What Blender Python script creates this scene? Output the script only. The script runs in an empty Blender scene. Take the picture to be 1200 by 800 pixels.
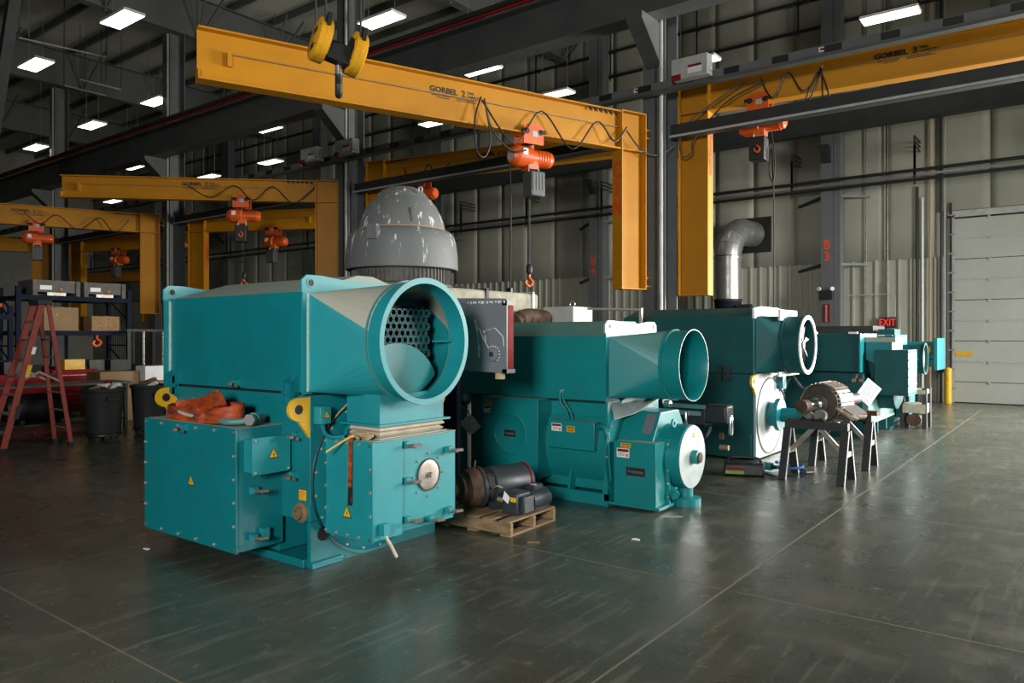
import bpy, math, random
from mathutils import Vector, Matrix
random.seed(7)
C = bpy.context.scene.collection
R = math.radians
SC = bpy.context.scene

# ------------------------------------------------------------------ camera, world, light, exposure
F, H, HY = 882.0, 1.7, 395.0            # focal length in pixels of a 1200x800 frame, eye height, horizon row
YAW = R(37.3)                           # the building's long axis lies 37.3 deg right of the view
cam = bpy.data.cameras.new('camera'); co = bpy.data.objects.new('camera', cam); C.objects.link(co)
co.location = (0, 0, H); co.rotation_euler = (R(90), 0, YAW)
cam.sensor_width = 36; cam.lens = F / 1200 * 36; cam.shift_y = -5 / 1200; cam.clip_end = 200
SC.camera = co
w = bpy.data.worlds.new('world'); SC.world = w; w.use_nodes = True
w.node_tree.nodes['Background'].inputs[0].default_value = (.75, .85, .8, 1)
w.node_tree.nodes['Background'].inputs[1].default_value = 0.02
def area(name, loc, target, sx, sy, power, col, spread=180):
    l = bpy.data.lights.new(name, 'AREA'); l.shape = 'RECTANGLE'; l.size = sx; l.size_y = sy; l.energy = power; l.color = col
    l.spread = R(spread)
    o = bpy.data.objects.new(name, l); C.objects.link(o); o.location = loc
    o.rotation_euler = (Vector(target) - Vector(loc)).to_track_quat('-Z', 'Y').to_euler(); return o
area('daylight_back_door', (3.4, 21.6, 2.9), (-3, 10, .4), 3.5, 4.2, 2600, (1, .97, .9), 140)
area('right_floor_fill', (8.8, 12.5, 4.6), (-2, 13.5, 0), 3.8, 4.0, 1500, (1, .97, .92), 115)  # unseen fill lamp added at right, aimed to brighten the aisle floor
area('front_key_light', (1.3, -5.5, 3.6), (-6, 7, 1.6), 1.6, 2.0, 720, (1, .98, .95), 140)  # unseen strobe-like key lamp behind the camera, placed from the shadow edges
SC.view_settings.view_transform = 'Standard'; SC.view_settings.look = 'None'
SC.view_settings.gamma = 1; SC.view_settings.use_curve_mapping = False
SC.view_settings.exposure = 0.0
SC.cycles.max_bounces = 6; SC.cycles.diffuse_bounces = 3; SC.cycles.glossy_bounces = 3
SC.cycles.sample_clamp_indirect = 4

# ------------------------------------------------------------------ materials
def mat(name, col, rough=.5, metal=0., col2=None, scale=4., lo=.35, hi=.7, bump=0., bscale=None, emit=0, stretch=None, world=False, spec=.5, coat=0, detail=6, rvar=0.12):
    m = bpy.data.materials.new(name); m.use_nodes = True
    N, L = m.node_tree.nodes, m.node_tree.links; b = N['Principled BSDF']
    b.inputs['Base Color'].default_value = (*col, 1); b.inputs['Roughness'].default_value = rough
    b.inputs['Metallic'].default_value = metal; b.inputs['Specular IOR Level'].default_value = spec
    if coat: b.inputs['Coat Weight'].default_value = coat; b.inputs['Coat Roughness'].default_value = .2
    if emit:
        b.inputs['Emission Color'].default_value = (*col, 1); b.inputs['Emission Strength'].default_value = emit
        return m
    if world: src = N.new('ShaderNodeNewGeometry').outputs['Position']
    else: src = N.new('ShaderNodeTexCoord').outputs['Object']
    if stretch:
        mp = N.new('ShaderNodeMapping'); mp.inputs['Scale'].default_value = stretch; L.new(src, mp.inputs[0]); src = mp.outputs[0]
    n = N.new('ShaderNodeTexNoise'); n.inputs['Scale'].default_value = scale; n.inputs['Detail'].default_value = detail
    n.inputs['Roughness'].default_value = .65; L.new(src, n.inputs['Vector'])
    c2 = col2 if col2 else tuple(c * .82 for c in col)
    r = N.new('ShaderNodeMapRange'); r.inputs['From Min'].default_value = lo; r.inputs['From Max'].default_value = hi; L.new(n.outputs['Fac'], r.inputs['Value'])
    x = N.new('ShaderNodeMix'); x.data_type = 'RGBA'; x.inputs['A'].default_value = (*col, 1); x.inputs['B'].default_value = (*c2, 1)
    L.new(r.outputs[0], x.inputs['Factor']); L.new(x.outputs['Result'], b.inputs['Base Color'])
    rr = N.new('ShaderNodeMapRange'); rr.inputs['To Min'].default_value = max(.05, rough - rvar); rr.inputs['To Max'].default_value = min(1, rough + rvar)
    L.new(n.outputs['Fac'], rr.inputs['Value']); L.new(rr.outputs[0], b.inputs['Roughness'])
    if bump:
        n2 = N.new('ShaderNodeTexNoise'); n2.inputs['Scale'].default_value = bscale or scale * 3; n2.inputs['Detail'].default_value = 5; L.new(src, n2.inputs['Vector'])
        bp = N.new('ShaderNodeBump'); bp.inputs['Strength'].default_value = bump; bp.inputs['Distance'].default_value = .02
        L.new(n2.outputs['Fac'], bp.inputs['Height']); L.new(bp.outputs[0], b.inputs['Normal'])
    return m

M = dict(
 teal=mat('teal_paint', (.002, .17, .195), .38, col2=(.003, .135, .155), scale=2.2, bump=.04, bscale=14),
 teal_b=mat('bright_teal_paint', (.010, .24, .265), .42, col2=(.007, .195, .22), scale=3, bump=.04, bscale=12),
 teal_m=mat('mid_teal_paint', (.003, .20, .21), .40, col2=(.004, .16, .17), scale=2, bump=.04, bscale=10),
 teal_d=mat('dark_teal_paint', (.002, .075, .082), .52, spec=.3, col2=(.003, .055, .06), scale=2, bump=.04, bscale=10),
 teal_dust=mat('dusty_teal_roof', (.30, .30, .24), .6, col2=(.12, .27, .26), scale=1.6, lo=.4, hi=.75),
 teal_dust2=mat('thin_dust_teal_roof', (.10, .22, .20), .5, col2=(.05, .2, .2), scale=2),
 seal=mat('weld_seal', (.5, .66, .62), .5, scale=20),
 plate=mat('pale_lit_plate', (.34, .40, .39), .45, col2=(.19, .28, .28), scale=5, lo=.45, hi=.75),  # also carries door light painted onto plates that face it
 yellow=mat('yellow_paint', (.72, .42, .012), .42, col2=(.55, .3, .01), scale=8),
 jib=mat('jib_yellow', (.50, .215, .006), .5, spec=.3, col2=(.42, .175, .005), scale=1.4, bump=.03),
 block=mat('hook_block_yellow', (.72, .36, .01), .4, col2=(.5, .24, .01), scale=6),
 orange=mat('hoist_orange', (.72, .11, .008), .38, col2=(.52, .07, .006), scale=6),
 rust=mat('rust', (.085, .036, .017), .75, col2=(.022, .014, .011), scale=9, bump=.5),
 black=mat('black_rubber', (.008, .008, .009), .5, scale=8),
 dark=mat('dark_steel', (.028, .031, .031), .55, spec=.35, col2=(.018, .02, .02), scale=3),
 girder=mat('girder_grey', (.075, .082, .08), .5, col2=(.05, .056, .055), scale=1.5),
 column=mat('column_grey', (.12, .13, .135), .5, col2=(.09, .098, .10), scale=1.5),
 roofsteel=mat('roof_steel', (.10, .105, .10), .55, scale=1.5),
 deck=mat('roof_deck', (.55, .55, .46), .7, col2=(.42, .42, .35), scale=.8),
 red=mat('red_paint', (.20, .006, .008), .7, spec=.2, scale=4),
 redline=mat('red_conductor', (.35, .012, .012), .5, scale=4),
 lightgrey=mat('light_grey_steel', (.42, .43, .41), .42, col2=(.3, .31, .3), scale=5),
 galv=mat('galvanised', (.46, .47, .46), .33, .75, col2=(.32, .33, .32), scale=7),
 chrome=mat('bright_steel', (.7, .7, .68), .18, 1., scale=8, rvar=.06),
 steel=mat('bare_steel', (.35, .33, .3), .4, .6, col2=(.2, .16, .12), scale=9),
 bolt=mat('bolt_zinc', (.45, .43, .36), .35, .5, scale=30),
 brass=mat('dull_brass', (.32, .22, .12), .45, .5, scale=14),
 dome=mat('dome_grey', (.13, .14, .142), .62, 0, col2=(.62, .63, .6), scale=4.5, lo=.595, hi=.65, stretch=(3.4, 3.4, .45), detail=9, bump=.1),
 domedk=mat('dome_louvre', (.07, .068, .055), .6, col2=(.2, .19, .16), scale=12, lo=.5, hi=.8),
 tan=mat('tan_tape', (.42, .30, .17), .7, scale=20),
 beige=mat('beige_block', (.36, .34, .26), .8, col2=(.22, .21, .16), scale=6, bump=.25),
 boxgrey=mat('panel_grey', (.13, .135, .15), .4, col2=(.16, .165, .18), scale=2),
 chalk=mat('chalk_mark', (.6, .6, .58), .9, scale=20),
 white=mat('white_paint', (.75, .77, .75), .45, scale=5),
 paper=mat('paper', (.78, .78, .80), .8, scale=5),
 ink=mat('ink', (.01, .01, .01), .6, scale=5),
 wood=mat('pallet_wood', (.27, .175, .09), .8, col2=(.14, .09, .045), scale=7, stretch=(1, 6, 6), bump=.3),
 card=mat('cardboard', (.27, .175, .09), .85, scale=4),
 osb=mat('osb', (.36, .22, .1), .8, col2=(.2, .11, .05), scale=22, bump=.3),
 motor=mat('motor_slate', (.022, .03, .036), .42, col2=(.03, .04, .046), scale=6),
 rackblue=mat('rack_blue', (.008, .012, .026), .75, spec=.15, scale=4),
 bin=mat('bin_grey', (.015, .018, .018), .65, spec=.3, scale=4),
 fibre=mat('ladder_fibreglass', (.26, .035, .02), .55, col2=(.2, .028, .016), scale=5),
 sling=mat('orange_sling', (.50, .07, .008), .6, col2=(.06, .014, .006), scale=5, lo=.38, hi=.64, stretch=(1, 2, 3), bump=.3, bscale=60),
 slingdk=mat('soiled_sling', (.22, .035, .008), .8, col2=(.05, .012, .006), scale=12, bump=.3),
 bellow=mat('bellows_canvas', (.50, .45, .36), .8, col2=(.38, .33, .25), scale=9, bump=.3),
 wallup=mat('insulation_vinyl', (.35, .355, .29), .5, col2=(.30, .305, .25), scale=1.2, bump=.45, bscale=1.3, stretch=(1.0, 1, .45), world=True),
 wallpan=mat('liner_panel', (.38, .385, .32), .45, scale=2),
 doorp=mat('door_panel', (.40, .42, .375), .5, col2=(.36, .38, .34), scale=1.2),
 lamp=mat('lamp_tube', (1, .95, .80), emit=5),
 ceilfill=mat('ceiling_fill_glow', (1, .95, .8), emit=2.5), exitr=mat('exit_red', (.8, .03, .02), emit=.8),
 contgrey=mat('container_grey', (.15, .145, .13), .7, spec=.2, col2=(.09, .085, .075), scale=5),
 letter=mat('mast_letter_orange', (.80, .07, .008), .6, scale=10),
 rotor=mat('rotor_iron', (.035, .031, .029), .6, .2, col2=(.08, .055, .036), scale=14, bump=.3),
 strip=mat('rotor_steel_strip', (.34, .30, .25), .4, .5, col2=(.12, .08, .05), scale=14),
 caulk=mat('joint_filler', (.15, .13, .09), .8, scale=3, world=True),
 blue=mat('blue_glove', (.02, .09, .3), .6, scale=8),
 green=mat('green_paint', (.01, .13, .06), .45, scale=4),
 lime=mat('lime_plastic', (.16, .24, .02), .5, scale=6),
)
def floor_mat():
    m = bpy.data.materials.new('polished_concrete'); m.use_nodes = True
    N, L = m.node_tree.nodes, m.node_tree.links; b = N['Principled BSDF']
    g = N.new('ShaderNodeNewGeometry').outputs['Position']
    def noise(sc, det, st=None, rz=0):
        src = g
        if st:
            mp = N.new('ShaderNodeMapping'); mp.inputs['Scale'].default_value = st; mp.inputs['Rotation'].default_value = (0, 0, rz); L.new(g, mp.inputs[0]); src = mp.outputs[0]
        n = N.new('ShaderNodeTexNoise'); n.inputs['Scale'].default_value = sc; n.inputs['Detail'].default_value = det; n.inputs['Roughness'].default_value = .62; L.new(src, n.inputs['Vector']); return n.outputs['Fac']
    def rng(v, a, b_, c=0, d=1):
        r = N.new('ShaderNodeMapRange'); r.inputs['From Min'].default_value = a; r.inputs['From Max'].default_value = b_; r.inputs['To Min'].default_value = c; r.inputs['To Max'].default_value = d; L.new(v, r.inputs['Value']); return r.outputs[0]
    def mix(f, a, c):
        x = N.new('ShaderNodeMix'); x.data_type = 'RGBA'; L.new(f, x.inputs['Factor'])
        for k, v in (('A', a), ('B', c)):
            if isinstance(v, tuple): x.inputs[k].default_value = (*v, 1)
            else: L.new(v, x.inputs[k])
        return x.outputs['Result']
    big, mid, fine = noise(.55, 7), noise(2.6, 8), noise(38, 3)
    scr = noise(3.2, 6, (5, .35, 1)); scr2 = noise(6.0, 4, (7, .5, 1), .25)
    c = mix(rng(big, .38, .64), (.040, .046, .034), (.068, .072, .054))
    c = mix(rng(mid, .52, .72, 0, .7), c, (.115, .11, .085))
    c = mix(rng(scr, .55, .72, 0, .5), c, (.2, .195, .16))
    c = mix(rng(scr2, .64, .72, 0, .4), c, (.25, .24, .2))
    c = mix(rng(mid, .40, .26, 0, .7), c, (.035, .036, .031))
    spk = noise(7.5, 7); c = mix(rng(spk, .60, .72, 0, .55), c, (.2, .19, .15)); c = mix(rng(spk, .36, .28, 0, .5), c, (.02, .021, .017))
    c = mix(rng(fine, .3, .7, 0, .16), c, (.02, .02, .018))
    L.new(c, b.inputs['Base Color'])
    L.new(rng(mid, .3, .7, .23, .36), b.inputs['Roughness'])
    b.inputs['Specular IOR Level'].default_value = .55
    bp = N.new('ShaderNodeBump'); bp.inputs['Strength'].default_value = .015; bp.inputs['Distance'].default_value = .01; L.new(mid, bp.inputs['Height']); L.new(bp.outputs[0], b.inputs['Normal'])
    return m
M['floor'] = floor_mat()

# ------------------------------------------------------------------ mesh builder
def V(*a): return Vector(a)
class MB:
    def __init__(s): s.v = []; s.f = []
    def add(s, vs, fs):
        o = len(s.v); s.v += [tuple(p) for p in vs]; s.f += [tuple(i + o for i in q) for q in fs]; return s
    def box(s, x0, x1, y0, y1, z0, z1):
        return s.add([(x, y, z) for z in (z0, z1) for x, y in ((x0, y0), (x1, y0), (x1, y1), (x0, y1))],
            [(3, 2, 1, 0), (4, 5, 6, 7), (0, 1, 5, 4), (1, 2, 6, 5), (2, 3, 7, 6), (3, 0, 4, 7)])
    def beam(s, p0, p1, wd, ht, up=(0, 0, 1)):
        p0, p1 = V(*p0), V(*p1); a = (p1 - p0).normalized(); up = V(*up)
        if abs(a.dot(up)) > .99: up = V(1, 0, 0)
        sd = a.cross(up).normalized(); u = sd.cross(a)
        q = [(-1, -1), (1, -1), (1, 1), (-1, 1)]
        return s.add([p + sd * (i * wd / 2) + u * (j * ht / 2) for p in (p0, p1) for i, j in q],
            [(3, 2, 1, 0), (4, 5, 6, 7), (0, 1, 5, 4), (1, 2, 6, 5), (2, 3, 7, 6), (3, 0, 4, 7)])
    def lathe(s, o, ax, prof, n=24, cap=True, closed=False):
        o, a = V(*o), V(*ax).normalized(); t = V(0, 0, 1) if abs(a.z) < .9 else V(1, 0, 0)
        e1 = a.cross(t).normalized(); e2 = a.cross(e1)
        vs = [o + a * h + (e1 * math.cos(2 * math.pi * k / n) + e2 * math.sin(2 * math.pi * k / n)) * r for r, h in prof for k in range(n)]
        m = len(prof); fs = []
        for i in range(m if closed else m - 1):
            j = (i + 1) % m
            fs += [(i * n + k, i * n + (k + 1) % n, j * n + (k + 1) % n, j * n + k) for k in range(n)]
        if cap and not closed: fs += [tuple(range(n))[::-1], tuple(range((m - 1) * n, m * n))]
        return s.add(vs, fs)
    def cyl(s, p0, p1, r0, r1=None, n=16):
        d = V(*p1) - V(*p0); return s.lathe(p0, d, [(r0, 0), (r0 if r1 is None else r1, d.length)], n)
    def pipe(s, p0, p1, ro, ri, n=32):
        d = V(*p1) - V(*p0); l = d.length; return s.lathe(p0, d, [(ro, 0), (ro, l), (ri, l), (ri, 0)], n, closed=True)
    def tube(s, pts, r, n=6, smooth=True):
        P = [V(*p) for p in pts]
        if smooth and len(P) > 2: P = spline(P)
        u = None; vs = []; fs = []
        for i, p in enumerate(P):
            t = (P[min(i + 1, len(P) - 1)] - P[max(i - 1, 0)]).normalized()
            if u is None: u = t.orthogonal().normalized()
            u = (u - t * u.dot(t)).normalized(); b = t.cross(u)
            vs += [p + (u * math.cos(2 * math.pi * k / n) + b * math.sin(2 * math.pi * k / n)) * r for k in range(n)]
        m = len(P)
        for i in range(m - 1): fs += [(i * n + k, i * n + (k + 1) % n, (i + 1) * n + (k + 1) % n, (i + 1) * n + k) for k in range(n)]
        fs += [tuple(range(n))[::-1], tuple(range((m - 1) * n, m * n))]
        return s.add(vs, fs)
    def prism(s, pts, off):
        n = len(pts); off = V(*off); a = [V(*p) for p in pts]
        return s.add(a + [p + off for p in a], [tuple(range(n))[::-1], tuple(range(n, 2 * n))] + [(i, (i + 1) % n, n + (i + 1) % n, n + i) for i in range(n)])
    def ribbon(s, pts, wv, th=.006):
        P = spline([V(*p) for p in pts]); W = spline([V(*q) for q in wv]) if isinstance(wv[0], (tuple, list)) else [V(*wv)] * len(P)
        vs = []; m = len(P)
        for i, p in enumerate(P):
            t = (P[min(i + 1, m - 1)] - P[max(i - 1, 0)]).normalized(); nn = t.cross(W[i]).normalized() * th / 2; h = W[i] / 2
            vs += [p - h - nn, p + h - nn, p + h + nn, p - h + nn]
        fs = [(0, 1, 2, 3), tuple(4 * (m - 1) + k for k in (3, 2, 1, 0))]
        for i in range(m - 1): fs += [(4 * i + k, 4 * i + 4 + k, 4 * i + 4 + (k + 1) % 4, 4 * i + (k + 1) % 4) for k in range(4)]
        return s.add(vs, fs)
    def ibeam(s, p0, p1, depth, wd, tf=.02, tw=.014, up=(0, 0, 1)):
        p0, p1, up = V(*p0), V(*p1), V(*up); k = up * (depth / 2 - tf / 2)
        s.beam(p0 + k, p1 + k, wd, tf, up); s.beam(p0 - k, p1 - k, wd, tf, up); return s.beam(p0, p1, tw, depth - 2 * tf, up)
    def build(s, name, m, parent=None, w=False, smooth=True, bevel=0, solid=0, kind=None, label=None, me=None):
        if me is None:
            me = bpy.data.meshes.new(name); vs = s.v
            if w and parent is not None:
                r = parent
                while r.parent: r = r.parent
                L = r.location; vs = [(a - L.x, b - L.y, c - L.z) for a, b, c in vs]
            me.from_pydata(vs, [], s.f); me.update()
            if smooth:
                me.polygons.foreach_set('use_smooth', [True] * len(me.polygons)); me.set_sharp_from_angle(angle=R(38))
            me.materials.append(M[m] if isinstance(m, str) else m)
        o = bpy.data.objects.new(name, me); C.objects.link(o); o.parent = parent
        if solid: d = o.modifiers.new('thick', 'SOLIDIFY'); d.thickness = solid; d.offset = 0
        if bevel: d = o.modifiers.new('edge', 'BEVEL'); d.width = bevel; d.segments = 2; d.limit_method = 'ANGLE'; d.angle_limit = R(40)
        if kind: o['kind'] = kind
        if label: o['label'] = label
        return o
def spline(P, k=6):
    if len(P) < 3: return P
    out = []
    for i in range(len(P) - 1):
        a, b, c, d = P[max(i - 1, 0)], P[i], P[i + 1], P[min(i + 2, len(P) - 1)]
        for j in range(k):
            t = j / k
            out.append(.5 * (2 * b + (c - a) * t + (2 * a - 5 * b + 4 * c - d) * t * t + (3 * b - a - 3 * c + d) * t ** 3))
    return out + [P[-1]]
def tag(o, label, cat, group=None):
    o['label'] = label; o['category'] = cat
    if group: o['group'] = group
    return o
def thing(name, label, cat, loc=(0, 0, 0), rz=0, group=None):
    o = bpy.data.objects.new(name, None); C.objects.link(o); o.location = loc; o.rotation_euler = (0, 0, rz); o.empty_display_size = .1
    return tag(o, label, cat, group)
def struct(o): o['kind'] = 'structure'; return o
def kids(o): return [c for c in bpy.data.objects if c.parent == o]
def copy_tree(o, parent=None):
    c = o.copy(); C.objects.link(c); c.parent = parent
    for ch in o.children: copy_tree(ch, c)
    return c
def text(s, pos, right, up, size, m, parent, w=False, name='lettering', align='CENTER', sx=1, depth=.001, bold=0):
    cu = bpy.data.curves.new(name, 'FONT'); cu.body = s; cu.size = size; cu.extrude = depth; cu.offset = bold; cu.align_x = align; cu.align_y = 'CENTER'; cu.resolution_u = 2
    tmp = bpy.data.objects.new(name, cu); me = bpy.data.meshes.new_from_object(tmp); bpy.data.objects.remove(tmp); bpy.data.curves.remove(cu)
    me.materials.clear(); me.materials.append(M[m]); o = bpy.data.objects.new(name, me); C.objects.link(o); o.parent = parent
    r, u = V(*right).normalized(), V(*up).normalized(); n = r.cross(u); p = V(*pos)
    if w:
        q = parent
        while q.parent: q = q.parent
        p = p - q.location
    mt = Matrix((r * sx, u, n)).transposed().to_4x4(); mt.translation = p + n * .002; o.matrix_local = mt
    return o
# a pixel of the photograph as a point on a known plane of the building
def ray(px, py):
    u = (px - 600) / F; c, s = math.cos(YAW), math.sin(YAW)
    return V(c * u - s, s * u + c, (HY - py) / F)
def onX(px, py, X): d = ray(px, py); return d * (X / d.x) + V(0, 0, H)
def onY(px, py, Y): d = ray(px, py); return d * (Y / d.y) + V(0, 0, H)
def onZ(px, py, Z): d = ray(px, py); return d * ((Z - H) / d.z) + V(0, 0, H)

# ------------------------------------------------------------------ the setting
YW, YC, XC3, BAY = 22.6, 12.5, -6.14, 8.44          # back wall, middle column row, its third column, bay
XB3, BAYB = -5.68, 7.4                              # columns along the back wall
fl = struct(MB().box(-52, 9.2, -10.6, YW + .3, -.3, -.0008).build('floor', 'caulk'))
sm = MB().box(-2.092, 2.092, -1.467, 1.467, -.1, 0).build('slab', 'floor', fl)
first = sm
for i in range(-12, 3):
    for j in range(-5, 6):
        o = first if (i, j) == (-12, -5) else first.copy()
        if o is not first: C.objects.link(o)
        o.location = (-1.93 + 4.2 * (i + .5), 4.91 + 2.95 * (j + .5), 0)
ce = struct(MB().box(-52, 9.2, -10.6, YW + .3, 12.95, 13.05).build('ceiling', 'deck'))
p0 = MB().beam((-52, 0, 12.83), (9, 0, 12.83), .09, .22).build('roof_purlin', 'roofsteel', ce)
for j, y in enumerate([k * 1.55 - 1.0 for k in range(15)]):
    o = p0 if j == 0 else p0.copy()
    if j: C.objects.link(o)
    o.location = (0, y, 0)
# roof girders across the hall, with lattice braces
def truss(x, lab):
    t = thing('roof_truss', lab, 'roof truss', (x, 0, 11.3), 0, 'roof trusses on the column lines')
    MB().ibeam((0, -10, .75), (0, YW, .75), 1.35, .3, .03, .02).build('girder', 'roofsteel', t)
    b = MB(); c = MB()
    for k in range(11):
        y = -7 + k * 2.9
        for s in (-1, 1):
            b.beam((0, y, .05), (s * 1.25, y + .35, 1.45), .05, .05); b.beam((0, y, .05), (s * 1.25, y - .35, 1.45), .05, .05)
        c.beam((-1.25, y + .35, 1.45), (-1.25, y - .35, 1.45), .04, .04)
    b.build('brace_rods', 'roofsteel', t, kind='stuff')
    c.build('purlin_clips', 'roofsteel', t, kind='stuff')
for k, lab in ((1, 'grey roof truss above the column behind the grey dome'), (2, 'grey roof truss meeting the column nearest the cut tip of the long yellow jib'),
               (3, 'grey roof truss above the thin column at the far left'), (4, 'grey roof truss last seen in the dark upper left corner'), (0, 'grey roof truss above the middle column by the two tall yellow masts')):
    truss(XC3 - BAY * k, lab)
# back wall: insulated skin above, ribbed liner panels below
wl = struct(MB().box(-52, -2.85, YW + .06, YW + .3, 0, 12.95).box(1.6, 9.2, YW + .06, YW + .3, 0, 12.95).box(-2.85, 1.6, YW + .06, YW + .3, 4.85, 12.95).build('wall_back', 'wallup'))
q = MB(); n = 7
pts = []
W1 = 1.21
for i in range(n):
    x = i / (n - 1) * W1; pts.append((x, -.035 * math.sin(math.pi * i / (n - 1)) - .005))
vs = []
for (z0, z1) in ((3.8, 12.9),):
    for z in [z0 + (z1 - z0) * k / 8 for k in range(9)]:
        vs += [(x, y, z) for x, y in pts]
fs = [(r * n + i, r * n + i + 1, (r + 1) * n + i + 1, (r + 1) * n + i) for r in range(8) for i in range(n - 1)]
q.add(vs, fs); tall = q.build('insulation_panel', 'wallup', wl, solid=.02)
q = MB(); vs = [(x, y, z) for z in (5.0, 12.9) for x, y in pts]; q.add(vs, [(i, i + 1, n + i + 1, n + i) for i in range(n - 1)])
short = q.build('insulation_panel', 'wallup', wl, solid=.02)
x = 9.0 - W1; a = b = 0
while x > -50:
    over = x + W1 > -2.9 and x < 1.6
    src = short if over else tall
    if over: o = src if a == 0 else src.copy(); a += 1
    else: o = src if b == 0 else src.copy(); b += 1
    if o is not src: C.objects.link(o)
    o.location = (x, YW, 0); x -= W1 + .004
prof = [(0, 0), (.05, 0), (.075, -.05), (.115, -.05), (.14, 0), (.29, 0)]
pr = [(px + .29 * k, py) for k in range(3) for px, py in (prof if k == 0 else prof[1:])]
q = MB(); m_ = len(pr); q.add([(x, y, z) for z in (0.0, 3.82) for x, y in pr], [(i, i + 1, m_ + i + 1, m_ + i) for i in range(m_ - 1)])
lp = q.build('liner_panel', 'wallpan', wl, solid=.008, smooth=False); k = 0
x = -2.95 - .87
while x > -50:
    o = lp if k == 0 else lp.copy()
    if k: C.objects.link(o)
    o.location = (x, YW, 0); x -= .872; k += 1
x = 1.7
while x < 8.4:
    o = lp.copy(); C.objects.link(o); o.location = (x, YW, 0); x += .872
wl2 = struct(MB().box(-52, -51.7, -10.6, YW, 0, 12.95).build('wall_left', 'wallpan'))
# overhead sectional door
dr = struct(MB().box(-2.74, 1.5, YW + .03, YW + .06, 0, 4.8).build('door_1', 'dark'))
for k in range(9):
    pn = MB().box(-2.72, 1.48, YW - .012, YW + .03, .02 + k * .53, .02 + k * .53 + .517).build('door_panel', 'doorp', dr, bevel=.006)
    hs = MB()
    hs.box(-1.98, -1.92, YW - .035, YW - .01, .49 + k * .53, .57 + k * .53).cyl((-1.95, YW - .05, .53 + k * .53), (-1.95, YW - .01, .53 + k * .53), .02, n=8)
    hs.build('hinge', 'lightgrey', pn)
    if k % 2 == 0 and k: MB().box(-2.72, 1.48, YW - .03, YW - .012, k * .53, k * .53 + .035).build('strut', 'lightgrey', dr)
    if k == 3 or k == 4: pass
MB().box(-2.70, -2.30, YW - .02, YW - .011, 1.22, 1.33).build('warning_strip', 'yellow', dr)
tr = struct(MB().box(-2.88, -2.72, YW - .02, YW + .02, 0, 4.9).build('trim_1', 'lightgrey'))
struct(MB().box(-2.93, 1.6, YW - .02, YW + .02, 4.82, 4.98).build('trim_2', 'lightgrey'))
rail = thing('door_track', 'dark vertical roller track of the big pale door, left edge', 'door track', (-2.79, YW - .05, 0))
m = MB().box(-.025, .025, -.05, .05, 0, 5.2)
m.build('rail', 'dark', rail)
m = MB()
for k in range(10): m.box(-.06, .10, -.06, -.02, .35 + k * .5, .39 + k * .5)
m.build('track_brackets', 'steel', rail, kind='stuff')

# ------------------------------------------------------------------ columns
def column(x, y, lab, z1=11.3, d=.5, grp='dark steel columns', letters=None, girts=True, wd=.44):
    t = thing('steel_column', lab, 'column', (x, y, 0), 0, grp)
    MB().ibeam((0, 0, .02), (0, 0, z1), d, wd, .022, .016, (0, 1, 0)).build('shaft', 'column', t)
    MB().box(-.3, .3, -.3, .3, 0, .02).build('base_plate', 'dark', t)
    return t
def crane_bracket(t, d):
    m = MB().prism([(-.15, -d / 2, 7.26), (-.15, -d / 2 - .75, 7.26), (-.15, -d / 2 - .75, 7.14), (-.15, -d / 2, 6.5)], (.3, 0, 0))
    m.build('crane_bracket', 'girder', t)
CL = ['dark steel column between the two tall yellow jib masts', 'dark steel column behind the grey dome and left mast', 'dark steel column beside the mast marked C5S',
      'thin dark steel column at far left beyond the ladder', 'faint steel column at the far left picture edge']
for k, lab in enumerate(CL):
    t = column(XC3 - BAY * k, YC, lab); crane_bracket(t, .5)
    m = MB().cyl((.16, -.29, .02), (.16, -.29, 11.2), .035, n=8); m.build('conduit', 'lightgrey', t)
    m = MB().cyl((.05, -.28, .02), (.05, -.28, 11.2), .018, n=6); m.build('thin_conduit', 'dark', t)
BL = ['steel column on the back wall marked B3', 'steel column on the back wall marked B4 beside the tall yellow mast', 'steel column on the back wall right of the grey dome',
      'steel column on the back wall left of the grey dome', 'steel column on the back wall seen under the middle left jib', 'farthest steel column on the back wall at the far left']
for k, lab in enumerate(BL):
    x = XB3 - BAYB * k + (-.1 if k == 1 else 0)
    t = column(x, YW - .55, lab, 12.9, .5, 'columns along the back wall', wd=.32)
    if k < 2:
        for j, ch in enumerate('B' + str(3 + k)): text(ch, (0, -.252, 4.24 - j * .32), (1, 0, 0), (0, 0, 1), .36, 'letter', t, sx=.95, bold=.006)
    m = MB().box(.165, .34, -.2, .2, 0, 12.8); m.build('side_channel', 'column', t)
    for s in (-1, 1):
        for z in (3.72, 5.6, 8.9):
            MB().beam((s * .16, -.1, z), (s * .95, .45, z - (.12 if s < 0 else .02)), .07, .07).build('girt_brace', 'dark' if s < 0 else 'column', t)
    MB().prism([(-.12, -.25, 6.95), (-.12, -.6, 6.95), (-.12, -.25, 6.5)], (.24, 0, 0)).build('crane_bracket', 'dark', t)
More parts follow.
